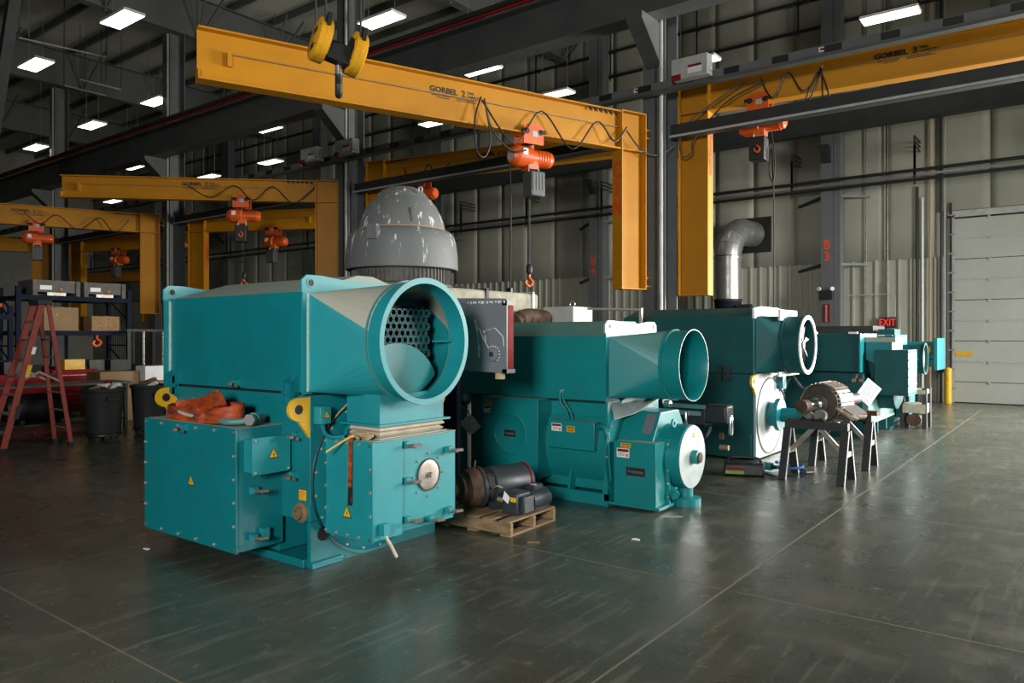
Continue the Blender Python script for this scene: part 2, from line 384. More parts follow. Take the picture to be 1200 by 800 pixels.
# ------------------------------------------------------------------ crane runways and girts
def runway(y, lab, red):
    t = thing('crane_runway', lab, 'crane runway', (-20, y, 7.26))
    zc_ = .42 if red else .31
    MB().ibeam((-31, 0, zc_), (28, 0, zc_), .84 if red else .62, .42 if red else .3, .035, .02).build('runway_beam', 'girder' if red else 'dark', t)
    MB().box(-31, 28, -.03, .03, 2 * zc_, 2 * zc_ + .06).build('crane_rail', 'dark', t)
    if red:
        MB().box(-31, 28, -.20, -.15, .885, .935).build('conductor_bar', 'redline', t)
        MB().box(-31, 28, -.26, -.2, .93, 1.02).build('conductor_cover', 'dark', t)
runway(YC - .62, 'large grey crane runway beam with a red line running under the roof', True)
runway(YW - 1.05, 'dark crane runway beam along the back wall above the pipes', False)
for k, lab in enumerate(['dark square tube girt crossing in front of the right-hand orange hoist', 'dark square tube girt passing just over the grey dome', 'dark square tube girt left of the column marked near C5S',
                         'dark square tube girt at the far left beyond the ladder']):
    x1 = XC3 - BAY * (k - 1) - .24; x0 = XC3 - BAY * k + .24
    if k == 0: x1 = 8
    t = thing('tube_girt', lab, 'girt', ((x0 + x1) / 2, YC, 5.25), 0, 'tube girts between the columns')
    L = (x1 - x0) / 2
    MB().box(-L, L, -.1, .1, .0, .235).build('tube', 'dark', t, bevel=.012)
    MB().cyl((-L, -.125, .02), (L, -.125, .02), .022, n=8).build('conduit', 'lightgrey', t)
# busway
bw = thing('power_busway', 'grey power busway running past the column above the jibs', 'busway', (-15, YC - .45, 6.02))
MB().box(-25, 23, -.05, .05, -.01, .13).build('busway_rail', 'column', bw)
MB().box(-25, 23, -.09, .07, -.06, -.01).build('busway_tray', 'girder', bw)
for k in range(60):
    x = -24.5 + k * .79
    if -24 < x < 22.9: MB().box(x, x + .25, -.075, -.04, .01, .11).build('cover', 'black', bw)
for k in range(14):
    x = -23 + k * 3.16; s = MB().box(x, x + .22, -.064, -.05, .03, .10).build('label', 'white', bw)
    MB().box(x + .02, x + .11, -.066, -.064, .05, .085).build('red_mark', 'red', s); MB().box(x + .12, x + .2, -.066, -.064, .05, .085).build('blue_mark', 'blue', s)
for k, (x, lab) in enumerate([(XC3 + .15, 'grey switch box on the busway beside the central column'), (-14.3, 'grey switch box on the busway above the grey dome'), (-15.6, 'grey switch box on the busway left of the dome column')]):
    t = thing('switch_box', lab, 'switch box', (x + (.75 if k == 0 else .35), YC - .67, 6.03), 0, 'switch boxes on the busway')
    MB().box(-.32, .32, -.1, .125, 0, .34).build('body', 'lightgrey', t, bevel=.01)
    MB().box(-.02, .22, -.106, -.1, .05, .19).build('label', 'white', t)
    MB().box(-.02, .22, -.109, -.106, .15, .19).build('label_band', 'red', t)
    MB().box(-.30, -.14, -.14, -.1, -.03, .06).build('red_handle', 'red', t)
    MB().cyl((.34, .0, .1), (.32, 0, .1), .03, n=8).build('knob', 'white', t)
# wall pipes
def wallpipe(z, r, m, lab, y=YW - .95):
    t = thing('wall_pipe', lab, 'pipe', (-20, y, z))
    MB().cyl((-31, 0, 0), (28, 0, 0), r, n=8).build('pipe', m, t)
    h = MB()
    for k in range(19):
        x = -30 + k * 3.1; h.beam((x, 0, -.12), (x, 0, .9), .02, .05); h.beam((x, 0, .88), (x, .9, .88), .03, .03)
    h.build('hangers', 'dark', t, kind='stuff'); return t
wallpipe(6.00, .045, 'black', 'upper black pipe of the three on the back wall', YW - .9)
wallpipe(5.88, .035, 'galv', 'bright steel pipe between two black pipes on the back wall', YW - .86)
wallpipe(5.76, .045, 'black', 'lower black pipe of the three on the back wall', YW - .9)
wallpipe(11.35, .05, 'black', 'black pipe high on the back wall, upper of two', YW - .3)
wallpipe(10.5, .05, 'black', 'black pipe high on the back wall, lower of two', YW - .3)
for i, (px, z0, z1, r, m, lab) in enumerate([(1015, 0, 12, .02, 'steel', 'thin conduit on the ribbed wall right of the B3 column'), (1040, 0, 12, .025, 'steel', 'steel conduit above the red exit sign'),
        (1075, 0, 5.7, .035, 'dark', 'dark pipe dropping from the black wall pipes'), (1081, 0, 5.4, .03, 'white', 'white pipe beside the dark drop pipe'),
        (1090, 0, 12, .03, 'tan', 'tan pipe on the ribbed wall left of the big door'), (1103, 0, 12, .03, 'dark', 'dark conduit nearest left of the big door track'), (1107, .0, 12, .02, 'lightgrey', 'pale thin conduit beside the big door track')]):
    p = onY(px, 395, YW - .12)
    t = MB().cyl((0, 0, 0), (0, 0, z1), r, n=8).build('wall_conduit', m); t.location = (p.x, p.y, 0); tag(t, lab, 'conduit')
# ceiling lights
def light(x, y, z, lab, proto=[None]):
    if proto[0] is None:
        t = thing('ceiling_light', lab, 'ceiling light', (x, y, z), 0, 'lit ceiling lights')
        MB().box(-.6, .6, -.24, .24, 0, .06).build('housing', 'white', t)
        MB().box(-.4, .4, -.15, .15, .06, .066).build('fill_panel', 'ceilfill', t)  # added glow on the housing top, brightens the roof deck
        for s in (-1, 1): MB().box(-.58, .58, s * .12 - .105, s * .12 + .105, -.012, 0).build('tube_lens', 'lamp', t)
        m = MB()
        for s in (-1, 1): m.cyl((s * .45, 0, .06), (s * .45, 0, 12.95 - 8.8), .007, n=5)
        m.build('hanger', 'steel', t); proto[0] = t; return
    t = copy_tree(proto[0]); t.location = (x, y, z); t['label'] = lab
LT = [(816, 73, 18.8, 'lit ceiling light right of the central column'), (1043, 19, 18.8, 'lit ceiling light over the right-hand jib lettering'), (650, 111, 18.8, 'lit ceiling light above the middle of the long yellow jib'),
      (510, 144, 18.8, 'lit ceiling light just under the long yellow jib'), (563, 82, 15.8, 'lit ceiling light half hidden by the top of the long yellow jib'), (313, 151, 15.8, 'lit ceiling light under the red-lined runway, edge on'),
      (317, 190, 18.8, 'lit ceiling light on long cables right of the middle left jib lettering'), (245, 207, 18.8, 'lit ceiling light sitting behind the top of the middle left jib'), (155, 196, 15.8, 'small lit ceiling light under the runway between two left columns'),
      (132, 236, 18.8, 'small lit ceiling light above the far left jib'), (143, 23, 8.3, 'large lit ceiling light at the upper left, nearest the camera'), (42, 76, 8.3, 'lit ceiling light at left beside the dark diagonal beam'),
      (108, 147, 11.9, 'lit ceiling light between the two left columns'), (42, 173, 11.9, 'lit ceiling light at the far left, lowest of its row'), (183, 119, 12.4, 'lit ceiling light cut by a column edge'), (447, 24, 12.4, 'lit ceiling light right of the yellow hook block')]
for px, py, y, lab in LT:
    p = onY(px, py, y); light(p.x, p.y, p.z, lab)
# dark slanting beam in the top left corner
p, q_ = onY(-4, 130, 6.5), onY(22, -40, 6.5)
t = MB().beam(p - (q_ - p) * .5, q_ + (q_ - p) * .6, .22, .2).build('slanting_boom', 'dark'); tag(t, 'dark slanting boom in the top left corner', 'boom')
for i, (a, b, lab) in enumerate([((22, 44, ), (125, 67), 'bright thin conduit under the roof at upper left'), ((94, 93), (142, 105), 'bright thin conduit under the roof left of the first column'), ((75, 100), (124, 112), 'bright thin conduit by the thin left column')]):
    p, q_ = onZ(*a, 10.9), onZ(*b, 10.9)
    t = MB().cyl(p, q_, .025, n=6).build('roof_conduit', 'lightgrey'); tag(t, lab, 'conduit')
    m = MB()
    for pp in (p, q_, (p + q_) / 2): m.cyl(pp, (pp.x, pp.y, 12.9), .012, n=5)
    m.build('hanger', 'dark', t)

# ------------------------------------------------------------------ jib cranes and hoists
def ibox(m, *a): return m.box(*a)
def jib(mx, my, dx, dy, length, z0, zb, zt, lab, mast_txt='', ton='2', tpos=None, grp='yellow jib cranes'):
    d = math.hypot(dx, dy); dx /= d; dy /= d; rz = math.atan2(dy, dx)
    t = thing('jib_crane', lab, 'jib crane', (mx, my, z0), rz, grp)
    D, W = .56, .27; hb, ht = zb - z0, zt - z0; sd = 1 if (-dy * -mx + dx * -my) > 0 else -1
    MB().ibeam((0, 0, 0), (0, 0, ht), D, W, .022, .014, (1, 0, 0)).build('mast', 'jib', t)
    arm = MB().ibeam((D / 2 + .005, 0, (hb + ht) / 2), (length, 0, (hb + ht) / 2), ht - hb, .24, .024, .014).build('arm', 'jib', t)
    MB().box(length - .02, length, -.10, .10, hb + .03, hb + .14).build('end_stop', 'jib', t)
    m = MB()
    MB().box(-D / 2, D / 2, -.13, .13, ht, ht + .02).build('cap_plate', 'jib', t); MB().box(-D / 2, D / 2, -.13, .13, -.02, 0).build('foot_plate', 'jib', t)
    for s in (-1, 1): MB().box(-D / 2 + .02, D / 2 - .02, s * .07 - .06, s * .07 + .06, hb, hb + .022).build('stiffener', 'jib', t)
    for z in (hb + .35, .12):
        b = MB()
        for k in (-.07, .07): b.box(-D / 2 - .2, -D / 2 - .005, -.08, .08, z + k - .012, z + k + .012)
        b.cyl((-D / 2 - .12, 0, z - .13), (-D / 2 - .12, 0, z + .13), .03, n=10); b.build('hinge_bracket', 'jib', t)
    b = MB()
    for k in range(6): b.lathe((D / 2 + .1 + k * .11, sd * .08, ht - .024), (0, 0, -1), [(.026, 0), (.026, .045)], 6)
    b.build('splice_bolts', 'dark', t, kind='stuff')
    MB().cyl((D / 2, sd * .05, (hb + ht) / 2 + .06), (length - .4, sd * .05, (hb + ht) / 2 + .06), .006, n=5).build('guide_wire', 'steel', t)
    MB().box(length - .42, length - .36, min(sd * .01, sd * .07), max(sd * .01, sd * .07), (hb + ht) / 2 - .1, (hb + ht) / 2 + .08).build('wire_anchor', 'jib', t)
    for j, ch in enumerate(mast_txt): text(ch, (D / 2 + .001, 0, hb - .36 - j * .32), (0, 1, 0), (0, 0, 1), .40, 'letter', t, sx=.8, bold=.012)
    if tpos:
        r = (-sd, 0, 0); y = sd * .0085; zc = (hb + ht) / 2 + .13
        text('GORBEL', (tpos, y, zc), r, (0, 0, 1), .115, 'ink', t, sx=1.1, bold=.004)
        text(ton, (tpos - sd * .34, y, zc), r, (0, 0, 1), .135, 'ink', t, bold=.003)
        text('TON', (tpos - sd * .40, y, zc + .028), r, (0, 0, 1), .055, 'ink', t, align='LEFT', bold=.001); text('CAPACITY', (tpos - sd * .40, y, zc - .028), r, (0, 0, 1), .055, 'ink', t, align='LEFT', bold=.001)
        m = MB()
        for x0, x1, z in ((.2, -.12, -.085), (.12, -.1, -.115), (-.22, -.55, -.085), (-.22, -.62, -.11)):
            m.box(min(tpos + sd * x0, tpos + sd * x1), max(tpos + sd * x0, tpos + sd * x1), y - .001, y + .001, zc + z - .006, zc + z + .006)
        m.build('small_print', 'ink', t, kind='stuff')
    t['sd'] = sd
    return t
def hoist(t, x, lab, chain=0, side=None, boxdark=False, hook=True, flip=1):
    """hangs under the arm of jib t at distance x from the mast"""
    mw = Matrix.Translation(t.location) @ Matrix.Rotation(t.rotation_euler.z, 4, 'Z')
    zb = t['zb'] - t.location.z; sd = t['sd']; p = mw @ V(x, 0, zb)
    h = thing('chain_hoist', lab, 'hoist', p, t.rotation_euler.z + (math.pi if sd < 0 else 0), 'orange chain hoists on the jib arms')
    for s in (-1, 1):
        pl = MB().prism([(-.19, s * .135, -.17), (.19, s * .135, -.17), (.19, s * .135, .11), (.12, s * .135, .15), (-.12, s * .135, .15), (-.19, s * .135, .11)], (0, s * .018, 0)).build('trolley_plate', 'orange', h)
        for k in (-.13, .13): MB().cyl((k, s * .155, .03), (k, s * .115, .03), .05, n=12).cyl((k + (.09 if k > 0 else -.09), s * .15, .04), (k, s * .15, .04), .03, n=8).build('wheel', 'black', pl)
    MB().box(-.07, .03, .154, .160, -.05, .04).build('rating_plate', 'lightgrey', h)
    MB().box(-.05, .05, -.135, .135, -.16, -.11).cyl((0, 0, -.3), (0, 0, -.11), .035, n=8).build('suspension_bar', 'dark', h)
    MB().lathe((-.02, 0, -.36), (1, 0, 0), [(.14, 0), (.175, .02), (.175, .26), (.165, .30), (.12, .35), (.12, .36)], 20).build('gear_housing', 'orange', h)
    MB().cyl((.34, 0, -.36), (.348, 0, -.36), .085, n=16).build('housing_badge', 'lightgrey', h)
    MB().box(.12, .21, .15, .177, -.36, -.26).build('warning_label', 'white', h)
    mo = MB().lathe((-.02, 0, -.36), (-1, 0, 0), [(.135, 0), (.135, .34), (.125, .36), (.125, .39), (.09, .42)], 20).build('motor_housing', 'orange', h)
    m = MB()
    for k in range(5): m.pipe((-.13 - k * .05, 0, -.36), (-.15 - k * .05, 0, -.36), .142, .13, 20)
    m.build('cooling_fins', 'orange', mo, kind='stuff')
    MB().box(-.10, .06, -.12, .12, -.56, -.44).build('chain_guide', 'orange', h)
    m = MB()
    for s in (-1, 1): m.beam((s * .08 - .02, .10, -.48), (s * .1 - .02, .13, -.64), .02, .02)
    m.build('box_bracket', 'lightgrey', h)
    bx = MB().box(-.15, .12, .0, .26, -1.02, -.62).build('chain_container', 'black' if boxdark else 'girder', h, bevel=.02)
    m = MB()
    for k in (-.11, -.05, .01, .07): m.box(k - .012, k + .012, .26, .268, -.93, -.66)
    m.build('container_rib', 'black' if boxdark else 'column', bx)
    if boxdark: MB().ribbon([(-.03, .29, -.78), (-.08, .29, -.83), (-.05, .29, -.90), (.0, .29, -.87), (.01, .29, -.83)], (0, .03, 0), .02).build('hook', 'orange', h)
    if chain:
        m = MB(); n = int(chain / .045)
        for i in range(n):
            z = -.55 - i * .045; a = (.012, 0) if i % 2 else (0, .012)
            for s in (-1, 1): m.beam((-.04 + s * a[0], -.04 + s * a[1], z), (-.04 + s * a[0], -.04 + s * a[1], z - .05), .009, .009)
            m.beam((-.04 - a[0], -.04 - a[1], z - .05), (-.04 + a[0], -.04 + a[1], z - .05), .009, .009)
        m.build('chain', 'dark', h, kind='stuff')
        z = -.55 - chain
        bl = MB().lathe((-.04, -.04, z + .02), (0, 0, -1), [(.03, 0), (.05, .03), (.05, .13), (.03, .17)], 12).build('hook_block', 'black', h)
        MB().tube([(-.04, -.04, z - .14), (-.04, -.04, z - .2), (-.10, -.04, z - .27), (-.04, -.04, z - .34), (.03, -.04, z - .29), (.02, -.04, z - .24)], .02, 8).build('hook', 'orange', bl)
    return h
def cable(name, pts, r, lab, t, m='black'):
    return MB().tube(pts, r, 6).build(name, m, t)
def festoon(t, xs, slack, y, z, ztop=0.1):
    pts = []
    for i in range(len(xs)):
        pts.append((xs[i], y, z + ztop))
        if i < len(xs) - 1: pts.append(((xs[i] + xs[i + 1]) / 2, y + .06 * t['sd'], z - slack[i]))
    MB().tube(pts, .014, 6).build('power_cable', 'black', t)
JIBS = {}
def mk(key, *a, **k):
    t = jib(*a, **k); t['zb'] = a[6]; JIBS[key] = t; return t
C4 = XC3 - BAY; C5 = C4 - BAY; C6 = C5 - BAY; C7 = C6 - BAY
j = mk('3N', -6.42, 11.86, -.362, -.932, 7.15, 2.56, 4.97, 5.64, 'long yellow jib crane marked C3N reaching toward the camera', 'C3N', '2', 3.66)
hb = 4.97 - 2.56
festoon(j, [3.08, 1.98, .85, .2], [.5, .45, .2], .16 * j['sd'], hb + .28)
MB().tube([(3.1, .17, hb + .42), (3.22, .19, hb + .05), (3.20, .2, hb - .4), (3.05, .2, hb - .5), (2.95, .2, hb - .2), (3.05, .18, hb + .4), (2.92, .19, hb - .05), (2.6, .2, hb - .33), (2.3, .2, hb - .3)], .014, 6).build('cable_loop', 'black', j)
MB().tube([(.2, .16, hb + .32), (-.1, .2, hb + .02), (-.45, .25, hb - .05), (-.75, .3, hb + .15)], .014, 6).build('supply_cable', 'black', j)
hoist(j, 2.12, 'orange chain hoist on the long jib marked C3N with a hanging hook', chain=1.55)
pc = MB().tube([(0, 0, 0), (.02, 0, -.5), (0, .01, -2.0)], .014, 6).build('pendant_cable', 'black', None); pp_ = Matrix.Translation(j.location) @ Matrix.Rotation(j.rotation_euler.z, 4, 'Z') @ V(2.48, .0, hb - .5); pc.location = pp_
tag(pc, 'black pendant control cable hanging from the hoist under the C3N jib', 'cable'); MB().box(-.04, .04, -.03, .03, -2.2, -1.98).build('control_pendant', 'black', pc, bevel=.01)
j = mk('3S', -5.62, 12.86, .998, .063, 6.6, 2.47, 5.73, 6.31, 'yellow jib crane marked C3S with a three ton arm at right', 'C3S', '3', 3.19)
hb = 5.73 - 2.47
festoon(j, [1.2, 1.65, 2.2], [.3, .28], -.16, hb + .3)
MB().tube([(2.2, -.18, hb + .4), (2.05, -.2, hb - .05), (1.95, -.2, hb - .12), (2.15, -.2, hb + .3), (2.3, -.2, hb - .08), (2.22, -.2, hb - .16), (2.2, -.19, hb + .35)], .014, 6).build('cable_loop', 'black', j)
MB().tube([(.95, -.2, hb + .35), (.5, -.3, hb + .1), (-.1, -.38, hb - .35), (-.12, -.35, hb - .8), (.05, -.3, hb - .75), (.1, -.3, hb - .5), (.7, -.3, hb + .05), (1.3, -.2, hb + .3)], .014, 6).build('supply_cable', 'black', j)
hoist(j, 1.15, 'orange chain hoist with a black chain box on the C3S jib', boxdark=True)
pc = MB().tube([(0, 0, 0), (.06, 0, -.5), (.03, 0, -.85), (-.04, 0, -.7), (0, .01, -.3), (.04, 0, -1.4), (.04, 0, -3.2)], .012, 6).build('pendant_cable', 'black', None); pc.location = (-5.62 + 1.36, 12.9, 5.73 - .52)
tag(pc, 'black pendant control cable hanging below the C3S jib hoist', 'cable')
j = mk('4N', C4 - .4, YC - .4, -.718, -.696, 6.2, 2.9, 5.03, 5.56, 'yellow jib crane left of the grey dome, arm square to the view', '', '2', 3.23)
hb = 5.03 - 2.9; festoon(j, [3.3, 2.2, 1.3, .3], [.2, .25, .3], .16 * j['sd'], hb + .25)
hoist(j, 2.05, 'orange chain hoist on the jib left of the grey dome', chain=1.2, boxdark=True)
j = mk('4S', C4 + .55, YC + .4, .985, .17, 6.6, 2.6, 5.5, 6.05, 'yellow jib crane behind the grey dome with lettering under the long jib', '', '2', 3.1)
festoon(j, [.9, 1.6, 2.2], [.5, .3], -.16, 5.5 - 2.6 + .2); hoist(j, 1.3, 'orange chain hoist just above the top of the grey dome', boxdark=True)
j = mk('5N', C5 - .3, YC - .62, -.362, -.932, 7.4, 2.45, 4.95, 5.53, 'yellow jib crane over the pallet rack at left', '', '2', 3.39)
hb = 4.95 - 2.45; festoon(j, [3.3, 2.5, 1.4, .6], [.2, .3, .3], .16 * j['sd'], hb + .25); hoist(j, 3.0, 'orange chain hoist on the jib over the pallet rack at left')
j = mk('5S', C5 + .75, YC + .4, .9, .43, 4.2, 2.0, 5.0, 5.6, 'yellow jib crane marked C5S behind the teal generator', 'C5S')
hoist(j, 2.6, 'small orange chain hoist between the C5S mast and the left column')
j = mk('6N', C6 - .4, YC - .5, -.5, -.86, 6.5, 2.3, 4.95, 5.5, 'farther yellow jib crane at the far left, mast behind the rack', '', '2', 3)
hoist(j, 3.0, 'orange chain hoist at the far left picture edge, lower of two')
j = mk('6S', C6 + .7, YC + .4, .95, .31, 5.2, 2.0, 4.95, 5.5, 'yellow jib crane with a pale mast between two left columns', '')
hoist(j, 2.0, 'orange chain hoist beyond the pale yellow mast at left')
j = mk('7S', XB3 - BAYB * 5 - .80, YW - .6, -.95, -.3, 5.5, 2.6, 5.0, 5.55, 'most distant yellow jib crane, on the back wall behind the left masts', '')
# bridge crane hook block hanging in front of the long jib
d = 7.0; u = (397 - 600) / F; r_ = ray(397, 56); P = V(0, 0, H) + r_ * d
hk = thing('hook_block', 'yellow twin sheave hook block hanging in front of the long jib', 'hook block', P, 0)
rt = V(.38, .90, -.22).normalized(); fr = rt.cross(V(0, 0, 1)).normalized(); up_ = fr.cross(rt)
for s, a0 in ((-1, -.235), (1, .10)):
    dr_ = MB().lathe(rt * a0, rt, [(.185, 0), (.203, .012), (.205, .05), (.202, .052), (.202, .06), (.205, .062), (.203, .112), (.185, .124)], 40).build('sheave_cover', 'block', hk)
    MB().beam(rt * (a0 + .062) + up_ * .06 + fr * .13, rt * (a0 + .062) + up_ * .19 + fr * .10, .035, .16, tuple(fr)).build('rope_slot', 'ink', dr_)
    for k in range(6): n_ = fr * math.cos(k * 1.047 + .4) + up_ * math.sin(k * 1.047 + .4); MB().lathe(rt * (a0 - .004) + n_ * .18, rt, [(.008, 0), (.008, .01)], 6).build('cover_screw', 'dark', dr_)
    if s < 0:
        for z in (.075, -.085):
            MB().prism([rt * (a0 - .004) + fr * k[0] + up_ * (z + k[1]) for k in ((-.055, -.026), (.055, -.026), (.055, .026), (-.055, .026))], tuple(rt * .005)).build('name_plate', 'ink', dr_)
    else:
        MB().prism([rt * (a0 - .006) + fr * x + up_ * z for x, z in ((-.13, -.14), (.09, -.17), (.17, -.02), (.13, .08), (-.02, .165), (-.10, .12))], tuple(rt * .006)).build('side_plate', 'black', dr_)
MB().cyl(rt * -.12, rt * .1, .05, n=14).build('axle', 'dark', hk)
MB().prism([rt * -.11 + up_ * -.02, rt * -.11 + up_ * -.17, rt * .1 + up_ * -.17, rt * .1 + up_ * -.02], tuple(fr * .12)).build('crosshead', 'black', hk)
MB().cyl((0, 0, -.14), (0, 0, -.25), .035, n=10).build('hook_shank', 'steel', hk)
vd = V(-.79, .655, 0)
MB().tube([(0, 0, -.22), tuple(vd * .01 + V(0, 0, -.26)), tuple(vd * .08 + V(0, 0, -.33)), tuple(vd * .05 + V(0, 0, -.42)), tuple(vd * -.05 + V(0, 0, -.43)), tuple(vd * -.08 + V(0, 0, -.36))], .035, 10).build('hook', 'dark', hk)
for k, a in enumerate((-.175, .16)):
    for s in (-1, 1):
        q_ = rt * a + fr * (s * .17); MB().cyl(q_, (q_.x * .9, q_.y * .9, 8.1 - P.z), .011, n=6).build('wire_rope', 'dark', hk)
MB().box(-.5, .5, -.5, .5, 7.9 - P.z, 8.2 - P.z).build('hoist_drum_frame', 'dark', hk)
bc = thing('bridge_girder', 'dark bridge crane girder above the yellow hook block', 'bridge crane', (P.x, 0, 8.2))
MB().box(-.3, .3, -9, YC - .6, 0, .9).build('box_girder', 'girder', bc)

# ------------------------------------------------------------------ generators
Xp, Yp, Zp = (1, 0, 0), (0, 1, 0), (0, 0, 1)
def bolts(root, pts, nrm, r=.011, m='bolt', name='bolt_row'):
    b = MB(); nv = V(*nrm)
    for p in pts: b.lathe(V(*p), nv, [(r, 0), (r, .008), (r * .6, .014)], 6)
    b.build(name, m, root, w=True, kind='stuff')
def rim(x0, x1, z0, z1, n, f):
    out = []
    for k in range(n + 1):
        t = k / n; out += [f(x0 + (x1 - x0) * t, z0), f(x0 + (x1 - x0) * t, z1), f(x0, z0 + (z1 - z0) * t), f(x1, z0 + (z1 - z0) * t)]
    return out
def warn(root, p, right, s=.1):
    p, r, u = V(*p), V(*right), V(0, 0, 1); n = r.cross(u)
    tri = lambda k, o: [p + r * (-k * .5) + u * (-k * .42) + n * o, p + r * (k * .5) + u * (-k * .42) + n * o, p + u * (k * .5) + n * o]
    b = MB().prism(tri(s, 0), n * .002).build('warning_sign', 'ink', root, w=True)
    MB().prism(tri(s * .82, .002), n * .001).build('yellow_face', 'yellow', b, w=True)
    z = [(.02, .22), (-.1, -.06), (0, -.04), (-.05, -.26), (.11, .02), (.01, .0)]
    MB().prism([p + r * (a * s) + u * (c * s * .8 - s * .08) + n * .003 for a, c in z], n * .001).build('lightning_mark', 'ink', b, w=True)
def sticker(root, p, right, wd, ht, m='white', bands=(), name='sticker'):
    p, r, u = V(*p), V(*right), V(0, 0, 1); n = r.cross(u)
    R4 = lambda x0, x1, z0, z1, o: [p + r * a + u * c + n * o for a, c in ((x0, z0), (x1, z0), (x1, z1), (x0, z1))]
    b = MB().prism(R4(-wd / 2, wd / 2, -ht / 2, ht / 2, 0), n * .002).build(name, m, root, w=True)
    for bm, x0, x1, z0, z1 in bands:
        MB().prism(R4(wd * x0, wd * x1, ht * z0, ht * z1, .002), n * .001).build('printed_band', bm, b, w=True)
WB = (('red', -.45, .45, .12, .42), ('ink', -.4, .2, -.05, -.01), ('ink', -.4, .15, -.17, -.13), ('ink', -.4, .1, -.3, -.26), ('letter', .22, .42, -.38, -.1))
OB = (('ink', -.4, .4, .16, .34), ('orange', -.42, .42, -.4, -.05))
def nameplate(root, p, right, wd, ht):
    p, r, u = V(*p), V(*right), V(0, 0, 1); n = r.cross(u)
    q = lambda x0, x1, z0, z1, o: [p + r * a + u * c + n * o for a, c in ((x0, z0), (x1, z0), (x1, z1), (x0, z1))]
    b = MB().prism(q(-wd / 2, wd / 2, -ht / 2, ht / 2, 0), n * .004).build('nameplate', 'rust', root, w=True)
    MB().prism(q(-wd * .47, wd * .47, -ht * .42, ht * .42, .004), n * .001).build('plate_face', 'ink', b, w=True)
    MB().lathe(p + r * (-wd * .33) + u * (ht * .05) + n * .005, n, [(ht * .16, 0), (ht * .16, .002)], 12).build('blue_dot', 'blue', b, w=True)
    m = MB()
    for k in range(7): m.prism(q(wd * (-.22 + k * .09), wd * (-.155 + k * .09), -ht * .16, ht * .12, .005), n * .001)
    m.build('worn_lettering', 'column', b, w=True, kind='stuff')
def latch(root, p, nrm, along, m='teal_b'):
    p, n, a = V(*p), V(*nrm), V(*along)
    b = MB().beam(p, p + n * .045, .05, .05, tuple(a)).build('latch_block', m, root, w=True)
    c = MB().cyl(p + n * .05, p + n * .10, .010, n=8).cyl(p + n * .055 + a * -.02, p + n * .055 + a * .06 + V(0, 0, -.02), .012, n=8).beam(p + n * .09 + a * .0, p + n * .11 + a * .06, .03, .02)
    c.build('latch_screw', 'steel', b, w=True)
def roof(root, x0, x1, y0, y1, z, rise, run, m):
    a = [(x0, y0, z), (x1, y0, z), (x1, y1, z), (x0, y1, z)]; i = .04
    b = [(x0 + i, y0 + run, z + rise), (x1 - i, y0 + run, z + rise), (x1 - i, y1 - run, z + rise), (x0 + i, y1 - run, z + rise)]
    MB().add(a + b, [(3, 2, 1, 0), (4, 5, 6, 7), (0, 1, 5, 4), (1, 2, 6, 5), (2, 3, 7, 6), (3, 0, 4, 7)]).build('roof_panel', m, root, w=True, smooth=False)
def lugplate(root, x, y0, y1, z0, z1, m, th=.02, fm=None):
    h = .13
    MB().prism([(x, y0 - .02, z0), (x, y1 + .02, z0), (x, y1 + .02, z1), (x, y0 - .02, z1)], (th, 0, 0)).build('end_flange', fm or m, root, w=True)
    t = MB(); c = .05
    t.prism([(x, y0 - .03, z1), (x, y0 - .03, z1 + h * .7), (x, y0 + c * .3, z1 + h), (x, y0 + .16, z1 + h), (x, y0 + .40, z1 + h * .8), (x, y1 - .4, z1 + h * .8), (x, y1 - .16, z1 + h), (x, y1 - .02, z1 + h), (x, y1 + .03, z1 + h * .7), (x, y1 + .03, z1)], (th, 0, 0))
    p = t.build('lifting_plate', m, root, w=True)
    for y in (y0 + .05, y1 - .05): MB().pipe((x - .003, y, z1 + h * .55), (x + th + .003, y, z1 + h * .55), .037, .026, 16).build('eye_rim', m, p, w=True); 
    for y in (y0 + .05, y1 - .05): MB().cyl((x - .001, y, z1 + h * .55), (x + th + .001, y, z1 + h * .55), .026, n=16).build('eye_hole', 'ink', p, w=True)
def transition(root, x0, x1, y0, y1, z0, z1, yc, zc, r, m, n=40, dust=None):
    q = [(y0, z0), (y1, z0), (y1, z1), (y0, z1)]
    vs = [(x0, y, z) for y, z in q]; ang = [R(-135) + 2 * math.pi * k / n for k in range(n)]
    vs += [(x1, yc + r * math.cos(a), zc + r * math.sin(a)) for a in ang]
    fs = []
    for c in range(4):                       # circle quarter centred on each corner's diagonal
        for k in range(n // 4):
            i = (c * n // 4 + k - n // 8) % n; fs.append((c, 4 + i, 4 + (i + 1) % n))
        e = (c * n // 4 + n // 8) % n; fs.append((c, 4 + e, (c + 1) % 4))
    b = MB().add(vs, fs); o = b.build('duct_transition', m, root, w=True, solid=.008, smooth=False)
    if dust:
        o.data.materials.append(M[dust])
        for p in o.data.polygons:
            if p.normal.z * (1 if p.normal.dot(p.center - V(p.center.x, yc - (root.location.y), zc)) > 0 else -1) > .12 and p.center.z > zc + .15: p.material_index = 1
    return o
